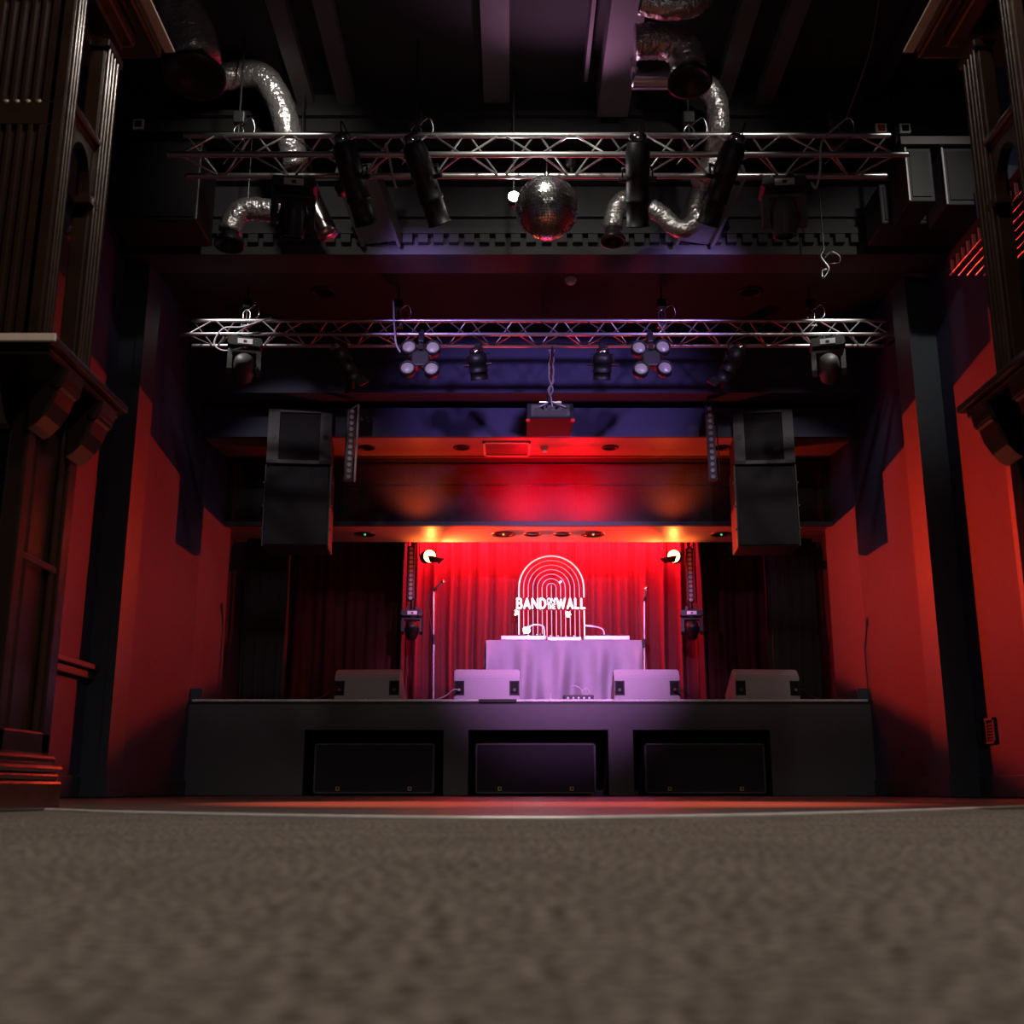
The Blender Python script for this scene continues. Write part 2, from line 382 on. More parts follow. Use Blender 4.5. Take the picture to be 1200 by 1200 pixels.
# pilasters
def pil(name, x0, x1, y0, y1, s):
    mb = MB(); mb.box((x0, y0, 0), (x1, y1, 4.67)); mb.box((x0 - s * .02, y0 - .03, 0), (x1, y1 + .02, .18))
    mb.box((x0 - s * .0, y0 - .02, .18), (x0 + s * .07, y0, 4.67))
    return struct(name, mb, 'trimpaint')
pil('trim_2', XL + .225, XL, 9.2, 9.55, -1)
pil('trim_3', XR - .25, XR, 9.45, 9.8, 1)
pil('trim_4', XR - .22, XR, 7.55, 7.9, 1)
pil('trim_5', XL + .22, XL, 7.2, 7.55, -1)
# dado rail piece on the left wall
struct('trim_6', MB().box((XL, 7.56, 1.0), (XL + .10, 9.19, 1.05), .01).box((XL, 7.56, .93), (XL + .06, 9.19, 1.0), .01), 'trimpaint')
# skirting on the stage beside the walls
struct('baseboard_stage_left', MB().box((XL + .00, 12.17, STAGE_Z), (XL + .13, 12.95, STAGE_Z + .125), .005), 'trimpaint')
struct('baseboard_stage_right', MB().box((XR - .13, 12.17, STAGE_Z), (XR, 12.95, STAGE_Z + .125), .005), 'trimpaint')
# dentilled cross beam
mb = MB(); mb.box((XL, 9.0, 4.67), (XR, 9.37, CEIL))
mb.box((XL, 8.93, 4.84), (XR, 9.0, 4.90)); mb.box((XL, 8.96, 5.02), (XR, 9.0, 5.10)); mb.box((XL, 8.90, 5.34), (XR, 9.0, 5.50))
x = XL + .06
while x < XR - .1:
    mb.box((x, 8.94, 4.76), (x + .085, 9.0, 4.84)); x += .137
struct('trim_7', mb, 'beam')
struct('trim_8', MB().box((XL, 8.15, 5.35), (XR, 8.40, CEIL)).box((XL, 8.1, 5.47), (XR, 8.15, 5.52)), 'ceil')
# ceiling joists
jn = 9
def joist(x0, x1, y0, y1, z0, z1, m='joist'):
    global jn
    struct('trim_%d' % jn, MB().box((x0, y0, z0), (x1, y1, z1)), m); jn += 1
joist(-.235, -.02, 2.0, 8.15, 5.62, CEIL)
joist(0.70, 0.95, 2.0, 8.05, 5.42, CEIL)
joist(0.57, 0.60, 2.0, 7.7, 5.50, CEIL)
for X in (-1.72, -1.38, 1.74, 2.10): joist(X - .07, X + .07, 2.0, 8.15, 5.60, CEIL)
for X in (-2.6, 3.0): joist(X - .06, X + .06, 2.0, 8.15, 5.62, CEIL, 'ceil')
# sloping box braces running down to the beam
for X0, X1 in ((-1.30, -1.15), (1.78, 1.60)):
    mb = MB(); mb.obox((X0, 8.3, 5.10), (X1, 8.96, 4.80), .30, .10)
    for d in (-.16, .16): mb.obox((X0 + d, 8.3, 5.08), (X1 + d, 8.96, 4.78), .03, .16)
    struct('trim_%d' % jn, mb, 'joist'); jn += 1
# ceiling over the front of the stage, proscenium, fascias
struct('ceiling_stage_front', MB().box((XL, 9.37, 5.02), (XR, 11.6, 5.12)), 'ceil')
struct('wall_proscenium', MB().box((XL, 11.6, 4.327), (XR, 11.93, 5.6)), 'paint')
struct('wall_slot', MB().box((XL, 12.28, 4.0), (XR, 12.33, CEIL)), 'matte')
FX0, FX1 = -2.95, 3.35
struct('wall_fascia', MB().box((XL, 12.0, 3.945), (XR, 12.05, 4.29)), 'paint')
struct('ceiling_soffit', MB().box((XL, 12.05, 3.945), (XR, 12.83, 3.985)), 'soffit')
struct('wall_mesh', MB().box((XL, 12.83, 3.125), (XR, 12.845, 3.985)), 'perf')
struct('trim_%d' % jn, MB().box((XL, 12.80, 3.86), (XR, 12.83, 3.885)).box((XL, 12.815, 3.60), (XR, 12.83, 3.61)).box((XL, 12.80, 3.10), (XR, 12.86, 3.15)), 'cab'); jn += 1
struct('ceiling_ledge', MB().box((XL, 12.86, 3.112), (XR, 13.76, 3.15)), 'soffit')
struct('ceiling_stage', MB().box((XL, 12.35, 4.2), (XR, 17, 4.3)), 'matte')
# projector shelf box on the fascia
# ================================================================== STAGE
st = thing('stage', 'black painted stage with three speaker bays in its front', 'stage', (0.2, STAGE_Y, 0))
off = (0.2, STAGE_Y, 0)
MB().box((XL + .002, STAGE_Y, STAGE_Z - .05), (XR - .002, STAGE_Y + .1, STAGE_Z)).box((XL + .105, STAGE_Y + .1, STAGE_Z - .05), (XR - .105, 16.9, STAGE_Z)).build('deck', 'deck', st, off)
bays = [(-2.23, -.735), (-.47, 1.035), (1.30, 2.775)]
BZ = .685
mb = MB(); xs = [XL + .001] + [v for b_ in bays for v in b_] + [XR - .001]
for i in range(0, len(xs), 2): mb.box((xs[i], STAGE_Y, 0), (xs[i + 1], STAGE_Y + .04, STAGE_Z - .05))
for a_, b_ in bays: mb.box((a_, STAGE_Y, BZ), (b_, STAGE_Y + .04, STAGE_Z - .05))
mb.build('front_panel', 'fascia', st, off)
mb = MB()
for a_, b_ in bays:
    mb.box((a_ - .03, STAGE_Y + .9, 0), (b_ + .03, STAGE_Y + .93, BZ))
    mb.box((a_ - .03, STAGE_Y + .04, 0), (a_, STAGE_Y + .9, BZ)); mb.box((b_, STAGE_Y + .04, 0), (b_ + .03, STAGE_Y + .9, BZ))
    mb.box((a_ - .03, STAGE_Y + .04, BZ), (b_ + .03, STAGE_Y + .9, BZ + .02))
mb.build('bay_lining', 'matte', st, off)
MB().box((XL + .03, STAGE_Y - .015, STAGE_Z - .022), (XR - .03, STAGE_Y + .03, STAGE_Z + .004), .004).build('edge_trim', 'edge', st, off)
# gaffer tape patch on the stage edge
mb = MB()
mb.box((-.36, STAGE_Y - .019, STAGE_Z - .03), (.05, STAGE_Y + .04, STAGE_Z + .006), .003)
mb.build('tape_patch', 'black', st, off)

# subwoofers
sub_lab = ['black subwoofer in the left bay of the stage front', 'black subwoofer in the middle bay of the stage front', 'black subwoofer in the right bay of the stage front']
for (cx, yy), lab in zip(((-1.478, 12.2), (.253, 12.2), (2.07, 12.2)), sub_lab):
    t = thing('subwoofer', lab, 'speaker', (cx, 12.20, 0), (0, 0, 0), 'subwoofers under the stage')
    mb = MB(); W_, H_, D_ = .645, .545, .7
    mb.box((-W_, .03, .02), (W_, D_, H_), .01)
    mb.build('cabinet', 'cab', t)
    mb = MB()
    for a_, b_ in (((-W_, 0, .02), (-W_ + .018, .03, H_)), ((W_ - .018, 0, .02), (W_, .03, H_)), ((-W_, 0, .02), (W_, .03, .038)), ((-W_, 0, H_ - .018), (W_, .03, H_))): mb.box(a_, b_)
    mb.build('frame', 'subframe', t)
    MB().box((-W_ + .018, .008, .038), (W_ - .018, .03, H_ - .018)).build('grille', 'grill', t)
    for sx in (-1, 1):
        b_ = MB().box((sx * .385 - .02, 0.0, .05), (sx * .385 + .02, .008, .09)); b_.build('badge', 'gold', t)
        MB().box((sx * .385 - .010, -.002, .062), (sx * .385 + .013, 0.0, .082)).build('badge_mark', 'black', t)
        MB().cyl((sx * (W_ - .03), -.004, .27), (sx * (W_ - .03), 0, .27), .012).build('fastener', 'black', t)
    for sx in (-1, 1):
        for yy in (.1, .6): MB().box((sx * .5 - .04, yy - .04, 0), (sx * .5 + .04, yy + .04, .02)).build('foot', 'black', t)

# ================================================================== PA hangs
def cabinet(name, label, X0, X1, Yf, z0, z1, rz, kind, group):
    cx = (X0 + X1) / 2; w_ = (X1 - X0) / 2; h = z1 - z0
    t = thing(name, label, 'speaker', (cx, Yf, z0), (0, 0, rz), group)
    if kind == 'low':
        MB().box((-w_, .04, 0), (w_, .55, h - .012), .008).build('cabinet', 'cab', t)
        sw = w_ * .36
        mb = MB(); mb.box((-w_, 0, 0), (-w_ + sw, .04, h - .012)); mb.box((w_ - sw, 0, 0), (w_, .04, h - .012))
        mb.box((-w_, 0, 0), (w_, .04, .04)); mb.box((-w_, 0, h - .05), (w_, .04, h - .012)); mb.build('front_frame', 'cabp', t)
        MB().box((-w_ + sw, .018, .04), (w_ - sw, .04, h - .05)).build('grille', 'grill', t)
        for sx in (-1, 1): MB().cyl((sx * (w_ - sw / 2), -.006, h * .48), (sx * (w_ - sw / 2), 0, h * .48), .032, n=20).build('port', 'black', t)
    else:
        MB().box((-w_, .02, 0), (w_, .5, h - .012), .01).build('cabinet', 'cab', t)
        MB().box((-w_ + .02, 0, .02), (w_ - .02, .02, h - .03)).build('grille', 'grill', t)
        for sx in (-1, 1):
            mb = MB(); mb.box((sx * (w_ + .012), .0, 0), (sx * w_, .05, h - .01))
            for k in range(3): mb.box((sx * (w_ + .03), .0, h * (.2 + .28 * k)), (sx * w_, .04, h * (.2 + .28 * k) + .02))
            mb.build('rigging_rail', 'grey', t)
    return t
M['cabp'] = mat('purple_grey_cabinet_front', (0.085, 0.075, 0.095), 0.5, bump=(150, 0.1))
for s_, side, (a_, b_) in ((-1, 'left', (-2.745, -2.035)), (1, 'right', (2.50, 3.165))):
    cabinet('hanging_speaker', 'upper speaker with framed grille of the hang on stage %s' % side, a_, b_, 11.9, 3.60, 4.25, -s_ * .10, 'low', 'speaker hangs beside the stage')
    cabinet('hanging_speaker', 'taller plain lower speaker of the hang on stage %s' % side, a_ - .0, b_ - .0, 11.93, 2.66, 3.60, -s_ * .06, 'high', 'speaker hangs beside the stage')
    cx = (a_ + b_) / 2
    t = thing('flying_bracket', 'black flying bracket above the speaker hang on stage %s' % side, 'bracket', (cx, 12.1, 4.25), (0, 0, 0))
    MB().box((-.2, -.12, .0), (.2, .12, .03)).build('plate', 'blackm', t)
    MB().cyl((0, 0, .03), (0, 0, .10), .02).build('shackle', 'steel', t)

# ================================================================== trusses
def truss(label, Y, z, xa, xb, side, r, pitch, tilt):
    t = thing('lighting_truss', label, 'truss', ((xa + xb) / 2, Y, z))
    L = (xb - xa) / 2
    h = side * .866
    ce, se = math.cos(tilt), math.sin(tilt)
    def rot(a, u): return (a * ce - u * se, a * se + u * ce)
    A = rot(-h * .45, 0.0); B = rot(h * .55, side / 2); C_ = rot(h * .55, -side / 2)     # (y, z): apex towards the room
    for (yy, zz), e in ((A, .06), (B, 0), (C_, 0)):
        c = MB().cyl((-L - e, yy, zz), (L + e, yy, zz), r, n=14).build('chord', 'alu', t)
        for sx in (-1, 1): MB().cyl((sx * (L + e), yy, zz), (sx * (L + e + .012), yy, zz), r * .55, n=10).build('end_pin', 'blackm', c)
    for (p, q) in ((A, B), (A, C_), (B, C_)):
        mb = MB(); n = int(2 * L / pitch); dx = 2 * L / n
        for i in range(n):
            x0 = -L + i * dx; u, v = (p, q) if i % 2 == 0 else (q, p)
            mb.cyl((x0 + .02, u[0], u[1]), (x0 + dx - .02, v[0], v[1]), r * .36, n=8, cap=False)
        mb.build('lacing', 'alu', t)
    return t
UY, UZ = 7.3, 4.60
LY, LZ = 10.3, 4.47
ut = truss('nearer silver truss carrying spotlights and the mirror ball', UY, UZ, -2.45, 2.82, .29, .022, .26, math.radians(30))
lt = truss('farther silver truss in front of the blue proscenium', LY, LZ, -3.23, 3.76, .25, .020, .23, math.radians(26))

def upos(x, dy=0.0):            # a point on the nearer truss' bottom chord above photo column x
    return (x - 600) / FPX * (UY * .97 + UZ * .2436)
def lpos(x):
    return (x - 600) / FPX * (LY * .97 + LZ * .2436)

# truss suspensions
def suspension(label, X, Y, z, ztop, group, bright=False):
    t = thing('truss_suspension', label, 'rigging', (X, Y, z), (0, 0, 0), group)
    MB().box((-.05, -.04, -.03), (.05, .04, .05), .008).build('clamp', 'blackm', t)
    MB().cyl((0, 0, .05), (0, 0, ztop - z), .008, n=8).build('steel_rope', 'blackm', t)
    sh = MB().tube(curve_pts([(-.03, 0, .06), (-.035, 0, .13), (0, 0, .17), (.035, 0, .13), (.03, 0, .06)], 5), .008, 6).build('shackle', 'steel', t)
    MB().tube(curve_pts([(.02, -.02, .16), (.10, -.05, .20), (.13, -.03, .10), (.05, -.04, .02), (-.04, -.03, -.10), (-.10, 0, -.16)], 6), .006, 6).build('safety_wire', 'steel', t)
    MB().box((-.045, -.03, .18), (.045, .03, .28), .01).build('turnbuckle', 'black', t)
ulab = ['leftmost suspension of the nearer truss', 'suspension of the nearer truss left of the mirror ball', 'suspension of the nearer truss right of the mirror ball', 'rightmost suspension of the nearer truss']
for x, lab in zip((272, 485, 812, 988), ulab): suspension(lab, upos(x), UY + .14, UZ + .17, CEIL, 'suspensions of the nearer truss')
llab = ['leftmost suspension of the farther truss', 'suspension of the farther truss above the left four-lamp light', 'suspension of the farther truss above the right four-lamp light', 'rightmost suspension of the farther truss']
for x, lab in zip((285, 465, 778, 955), llab): suspension(lab, lpos(x), LY + .11, LZ + .14, 5.02, 'suspensions of the farther truss')

# ================================================================== fixtures
def clampbits(t, z=0):
    MB().box((-.03, -.035, -.05), (.03, .035, .05), .008).build('clamp', 'blackm', t)

def moving_head(label, loc, rz, tilt, s=1.0, m='grey', group='moving heads'):
    t = thing('moving_head_light', label, 'stage light', loc, (0, 0, rz), group)
    for sx in (-.08, .08): MB().box((sx * s - .022, -.03, -.03), (sx * s + .022, .03, .04), .006).build('clamp', 'blackm', t)
    b_ = MB().prism([(-.17 * s, -.13 * s), (.17 * s, -.13 * s), (.20 * s, -.10 * s), (.18 * s, -.03 * s), (-.18 * s, -.03 * s), (-.20 * s, -.10 * s)], 'y', -.13 * s, .13 * s).build('base', 'black', t)
    MB().box((-.085 * s, -.136 * s, -.115 * s), (.085 * s, -.13 * s, -.05 * s), .002).build('control_panel', 'gear', b_)
    MB().box((-.02 * s, -.139 * s, -.10 * s), (.02 * s, -.136 * s, -.07 * s)).build('display', 'black', b_)
    MB().cyl((0, 0, -.155 * s), (0, 0, -.13 * s), .10 * s, n=20).build('pan_ring', 'black', t)
    mb = MB(); mb.box((-.19 * s, -.07 * s, -.20 * s), (.19 * s, .07 * s, -.155 * s), .015 * s)
    for sx in (-1, 1):
        mb.prism([(-.075 * s, -.18 * s), (.075 * s, -.18 * s), (.065 * s, -.40 * s), (.03 * s, -.45 * s), (-.03 * s, -.45 * s), (-.065 * s, -.40 * s)], 'x', sx * .19 * s, sx * .135 * s)
    mb.build('yoke', m, t)
    T = Matrix.Translation((0, 0, -.36 * s)) @ Matrix.Rotation(tilt, 4, 'X')
    hd = MB(T).lathe((0, 0, 0), (0, 0, -1), [(-.17 * s, .0), (-.17 * s, .07 * s), (-.13 * s, .105 * s), (-.02 * s, .125 * s), (.08 * s, .12 * s), (.15 * s, .10 * s), (.17 * s, .10 * s), (.17 * s, .085 * s)], 20).build('head', m, t)
    MB(T).cyl((0, 0, -.145 * s), (0, 0, -.16 * s), .086 * s, n=20).build('lens', 'darklens', hd)
    mb = MB()
    for sx in (-1, 1): mb.cyl((sx * .115 * s, 0, -.36 * s), (sx * .14 * s, 0, -.36 * s), .03 * s, n=12)
    mb.build('pivot', 'black', t)
    return t

def can_light(name, label, loc, d, L, R, m='black', doors=False, lensm='darklens', group=None, top='chrome', barn_m='blackm', yoke=.16):
    """lantern hanging from loc (the clamp) with its body pointing along d"""
    t = thing(name, label, 'stage light', loc, (0, 0, 0), group)
    clampbits(t)
    d = Vector(d).normalized(); c = Vector((0, 0, -yoke - .05))
    T = frame(c, d)
    # yoke: U around the body, pivot axis horizontal across d
    ax = d.cross(Vector((0, 0, 1))); ax = ax.normalized() if ax.length > .1 else Vector((1, 0, 0))
    q = R + .02
    MB().tube([c + ax * q, c + ax * q + Vector((0, 0, yoke * .85)), c - ax * q + Vector((0, 0, yoke * .85)), c - ax * q], .009, 6).build('yoke', 'blackm', t)
    body = MB(T).lathe((0, 0, L * .45), (0, 0, -1), [(0, 0), (0, R * .6), (.015, R * .9), (L * .10, R * .94), (L * .11, R), (L * .40, R), (L * .41, R * .95), (L * .66, R * .95), (L * .67, R * 1.02), (L * .71, R * 1.02), (L * .72, R * .92), (L * .98, R * .92), (L * .985, R), (L, R), (L, R * .8)], 20).build('body', m, t)
    MB(T).cyl((0, 0, -L * .50), (0, 0, -L * .52), R * .76, n=20).build('lens', lensm, t)
    MB(T).lathe((0, 0, L * .46), (0, 0, 1), [(0, R * .72), (.03, R * .68), (.05, R * .45), (.055, 0)], 16).build('rear_cap', top, t)
    for sx in (-1, 1):
        MB().cyl(c + ax * sx * (R * .9), c + ax * sx * (q + .03), .018, n=10).build('tilt_knob', 'blackm', t)
    if doors:
        for k in range(4):
            T2 = T @ Matrix.Rotation(k * PI / 2, 4, 'Z') @ Matrix.Translation((R * .9, 0, -L * .55)) @ Matrix.Rotation(math.radians(-35), 4, 'Y')
            MB(T2).box((-.002, -R * .75, -R * 1.1), (.002, R * .75, 0)).build('barn_door', barn_m, t)
    MB().tube(curve_pts([c - d * L * .48, c - d * (L * .62) + Vector((0.03, -.03, .02)), Vector((.05, -.05, -.06)), Vector((.02, -.02, .05))], 6), .006, 6).build('power_cable', 'cable', t)
    return t

# nearer truss
zc = UZ - .10
moving_head('black moving head left of all cylinder spots on nearer truss', (upos(341), UY + .19, UZ - .10), .15, .25, .85, 'black')
moving_head('black moving head right of all cylinder spots on nearer truss', (upos(922), UY + .19, UZ - .10), -.1, .15, .85, 'grey')
ps = [(418, (.30, .78, -1), 'long black spotlight left of mirror ball, nearest the left truss end'), (500, (.40, .78, -1), 'long black spotlight immediately left of the mirror ball'),
      (744, (.05, .78, -1), 'long black spotlight immediately right of the mirror ball'), (842, (-.36, .78, -1), 'long black spotlight tilted left beside the hanging foil duct')]
for x, d, lab in ps:
    can_light('profile_spotlight', lab, (upos(x), UY - .10, zc), d, .60, .088, group='long spotlights on the nearer truss', yoke=.11)
# silver pinspot bracket
# mirror ball
bc = at(641, 244, UY); R_ = .232
mbz = UZ - .15
t = thing('mirror_ball', 'silver mirror ball hanging under the nearer truss', 'mirror ball', bc)
mb = MB(); nl = 34
for k in range(nl):
    p0 = PI * (k + .06) / nl; p1 = PI * (k + .94) / nl; n = max(5, int(2 * nl * math.sin(PI * (k + .5) / nl)))
    for i in range(n):
        a0 = 2 * PI * (i + .05) / n; a1 = 2 * PI * (i + .95) / n
        jr = [random.uniform(-.0012, .0012) for _ in range(4)]
        vs = [Vector((math.sin(p) * math.cos(a), math.sin(p) * math.sin(a), math.cos(p))) * (R_ + j) for (p, a), j in zip(((p0, a0), (p1, a0), (p1, a1), (p0, a1)), jr)]
        mb._add(vs, [(0, 1, 2, 3)])
M['mirror'] = mat('mirror_tile', (0.86, 0.86, 0.84), 0.22, 1.0)
mb.build('mirror_tiles', 'mirror', t)
MB().sphere((0, 0, 0), R_ - .006, 24).build('core', 'grey', t)
MB().cyl((0, 0, R_ - .01), (0, 0, R_ + .05), .02).cyl((0, 0, R_ + .05), (0, 0, UZ - .02 - bc.z), .005, n=8).build('hanging_rod', 'steel', t)
# white pinspot behind the ball
pc = at(602, 230, 7.75)
t = thing('pinspot_lamp', 'small lit pinspot glaring beside the mirror ball', 'stage light', pc, (0, 0, 0))
MB().lathe((0, 0, 0), (0, 1, .1), [(0, .042), (.0, .048), (.12, .045), (.16, .02), (.17, 0)], 16).build('housing', 'black', t)
MB().lathe((0, 0.004, 0), (0, -1, -.1), [(0, .042), (.02, .034), (.028, 0)], 16).build('bulb', 'bulb', t)
MB().cyl((0, .08, .04), (0, .08, CEIL - pc.z), .008, n=8).build('drop_rod', 'blackm', t)
light('SPOT', 'pinspot_beam', pc + Vector((0, -.06, 0)), (1, .97, .92), 30, tuple(bc), .03, 80, .8)

# farther truss
zl = LZ - .09
moving_head('grey moving head under the left end of farther truss', (lpos(291), LY - .085, LZ - .09), .25, 1.15, .85, 'grey')
moving_head('grey moving head under the right end of farther truss', (lpos(965), LY - .085, LZ - .09), -.25, 1.15, .85, 'grey')
can_light('barn_door_spotlight', 'black spotlight with barn doors left of the four-lamp light', (lpos(403), LY + .1, zl - .03), (.50, .45, -.85), .36, .085, doors=True, barn_m='blackm', group='barn door lights', yoke=.10)
can_light('barn_door_spotlight', 'black spotlight with barn doors on the right of farther truss', (lpos(858), LY + .1, zl - .03), (-.50, .45, -.85), .36, .085, doors=True, barn_m='blackm', group='barn door lights', yoke=.10)
can_light('fresnel_lamp', 'short black lamp left of projector, hung under farther truss', (lpos(560), LY + .1, zl - .02), (.12, .5, -1), .27, .095, group='short lamps', yoke=.13)
can_light('fresnel_lamp', 'short black lamp right of projector, hung under farther truss', (lpos(706), LY + .1, zl - .02), (-.02, .5, -1), .27, .095, group='short lamps', yoke=.13)
for x, rz, lab in ((495, .03, 'four-lamp blinder light left of the projector'), (760, -.04, 'four-lamp blinder light right of the projector')):
    t = thing('blinder_light', lab, 'stage light', (lpos(x), LY - .085, zl), (math.radians(-8), rz, 0), 'four-lamp blinders')
    clampbits(t)
    MB().box((-.02, -.01, -.12), (.02, .01, .10)).build('bracket', 'blackm', t)
    mb = MB(); mb.box((-.095, .0, -.30), (.095, .09, -.12), .02)
    for a_ in (-1, 1):
        for c_ in (-1, 1): mb.obox((0, .05, -.21), (a_ * .12, .05, -.21 + c_ * .12), .10, .07, up=(0, 1, 0))
    mb.build('body', 'black', t)
    for a_ in (-1, 1):
        for c_ in (-1, 1):
            ctr = (a_ * .118, 0, -.215 + c_ * .118)
            h_ = MB().lathe(Vector(ctr) + Vector((0, .10, 0)), (0, -1, 0), [(0, 0), (0, .05), (.04, .078), (.12, .078), (.12, .064), (.11, .062)], 20).build('lamp_housing', 'black', t)
            MB().lathe(Vector(ctr) + Vector((0, -.002, 0)), (0, -1, 0), [(0, .063), (.012, .045), (.016, .02), (.017, 0)], 20).build('lens', 'lens', h_)
# projector
pj = at(645, 472, 11.0); pz = at(645, 490, 11.0).z
t = thing('projector', 'black ceiling projector hanging below the farther truss', 'projector', (pj.x, 11.0, pz))
b_ = MB().box((-.245, 0, 0), (.245, .62, .165), .012).build('body', 'grill', t)
MB().box((-.20, -.006, .02), (.20, 0, .145)).build('connector_panel', 'grey', t)
MB().box((-.185, -.012, .03), (.17, -.006, .085)).build('rear_vent', 'black', t)
mb = MB()
for k in range(5): mb.cyl((-.15 + .07 * k, -.012, .10 + .01 * (k % 2)), (-.15 + .07 * k, -.022, .10), .012, n=8)
mb.build('plug', 'black', t)
for sx in (-1, 1): MB().box((sx * .235 - .02, .0, -.012), (sx * .235 + .02, .08, 0)).build('foot', 'black', t)
ztop = LZ - .10 - pz
MB().cyl((0, .1, .165), (0, -.60, ztop), .012, n=8).build('mount_pole', 'steel', t)
MB().box((-.12, .0, .165), (.12, .3, .19), .005).build('mount_plate', 'steel', t)
for k in range(5):
    random.seed(40 + k)
    pts = [(-.12 + .07 * k, -.03, .11)] + [((random.random() - .5) * .06, -.03 - .50 * q + (random.random() - .5) * .03, .19 + (ztop - .19) * q) for q in (.0, .2, .4, .6, .8, 1.0)]
    MB().tube(curve_pts(pts, 6), .008, 6).build('cable', 'pcable' if k % 2 == 0 else 'cable', t)
# cables looping on the trusses
def cable(label, pts, m='pcable', r=.009, name='cable'):
    pts = [Vector(p) for p in pts]; return solo(name, MB().tube(curve_pts(pts, 8), r, 8), m, label, 'cable', pts[0])
def U(x, y, dy=0): return at(x, y, UY - .18 + dy)
def Lr(x, y, dy=0): return at(x, y, LY - .16 + dy)
cable('pale cable looping round the left end of farther truss', [Lr(318, 372), Lr(285, 383), Lr(262, 385), Lr(251, 402), Lr(262, 411), Lr(285, 407), Lr(300, 400)])
cable('short pale cable end dangling left of the left four-lamp light', [Lr(461, 352), Lr(462, 380), Lr(464, 402), Lr(469, 413)])
cable('pale cable tail hanging from nearer truss beside left spotlights', [U(452, 168), U(456, 185), U(460, 205), U(464, 220)])
cable('pale cable hooked over the right end of nearer truss', [U(990, 140, .2), U(968, 160, .1), U(962, 172), U(961, 200), U(956, 220), U(951, 214)])
cable('dark cable drooping from the right end of farther truss to the wall', [Lr(1040, 405), Lr(1052, 395), Lr(1064, 378), Lr(1072, 362), Vector((XR - .06, 10.1, 4.85))], 'cable', .012)
cable('thin cable running from the ceiling to the nearer truss right end', [at(1033, -20, 6.0), at(1022, 50, 6.4), at(1008, 95, 6.8), U(992, 138, .3)], 'grey', .006)
# looped hook with coiled wire
hk = at(966, 300, 8.6)
t = thing('hanging_hook', 'steel rigging hook with coiled wire hanging before the beam', 'rigging', hk)
MB().cyl((0, 0, .05), (0, 0, CEIL - hk.z), .006, n=6).build('steel_rope', 'steel', t)
MB().tube(curve_pts([(0, 0, .05), (-.03, 0, 0), (.0, 0, -.06), (.03, .0, -.12), (-.02, 0, -.2), (-.03, 0, -.14), (.01, 0, -.12)], 6), .012, 8).build('hook', 'steel', t)
MB().tube(curve_pts([(0, 0, -.02), (.06, 0, .04), (.13, 0, .0), (.12, 0, -.06), (.04, .0, -.07)], 6), .005, 6).build('wire_loop', 'steel', t)

# LED bars
def led_bar(label, p0, p1, nled, rz, group, sidebar=False):
    p0, p1 = Vector(p0), Vector(p1); L = (p0 - p1).length
    t = thing('led_bar', label, 'stage light', p0)
    d = (p1 - p0).normalized(); q = Vector((0, 0, -1)).rotation_difference(d).to_matrix().to_4x4() @ Matrix.Rotation(rz, 4, 'Z')
    MB(q).box((-.045, 0, -L), (.045, .07, 0), .008).build('housing', 'cabp', t)
    for k in range(nled):
        z_ = -L * (k + .6) / (nled + .2)
        MB(q).lathe((0, -.001, z_), (0, -1, 0), [(0, .022), (.006, .024), (.008, .017), (.003, .012), (.004, 0)], 12).build('led_lens', 'led', t)
    mb = MB(q)
    for z_ in (-.02, -L * .97): mb.box((-.05, .0, z_ - .012), (.05, .09, z_ + .012))
    mb.build('end_bracket', 'blackm', t)
    mb = MB(q); mb.cyl((.075, .03, .06), (.075, .03, -L), .014 if sidebar else .007, n=8); mb.cyl((.0, .04, .0), (.075, .03, .06), .008, n=6)
    mb.build('support_pole', 'pcable' if sidebar else 'blackm', t)
    zt = (STAGE_Y, 4.327)[1] if p0.y < 13 else 4.2
    MB().obox((.0, .05, 0), (.0, .05 + (.12 if p0.y < 13 else 0), zt - p0.z), .02, .012, up=(0, 1, 0)).build('hanger', 'blackm', t)
    return t
led_bar('led bar hanging beside the left speaker hang', at(413, 478, 11.75), at(408, 563, 11.75), 12, .35, 'upper led bars', True)
led_bar('led bar hanging beside the right speaker hang', at(831, 475, 11.75), at(836, 563, 11.75), 12, -.1, 'upper led bars')
led_bar('led bar above the left moving head on stage', at(482, 640, 14.0), at(481, 704, 14.0), 12, 0, 'stage led bars')
led_bar('led bar above the right moving head on stage', at(808, 642, 14.0), at(810, 706, 14.0), 12, 0, 'stage led bars')
for x, lab, xx in ((483, 'black moving head below the left stage led bar', .1), (810, 'black moving head below the right stage led bar', -.1)):
    p = at(x, 714, 14.0)
    t = moving_head(lab, p, xx, .9, .72, 'black', 'stage moving heads')
    MB().cyl((0, .03, 0), (0, .03, 4.2 - p.z), .02, n=10).build('drop_pole', 'blackm', t)
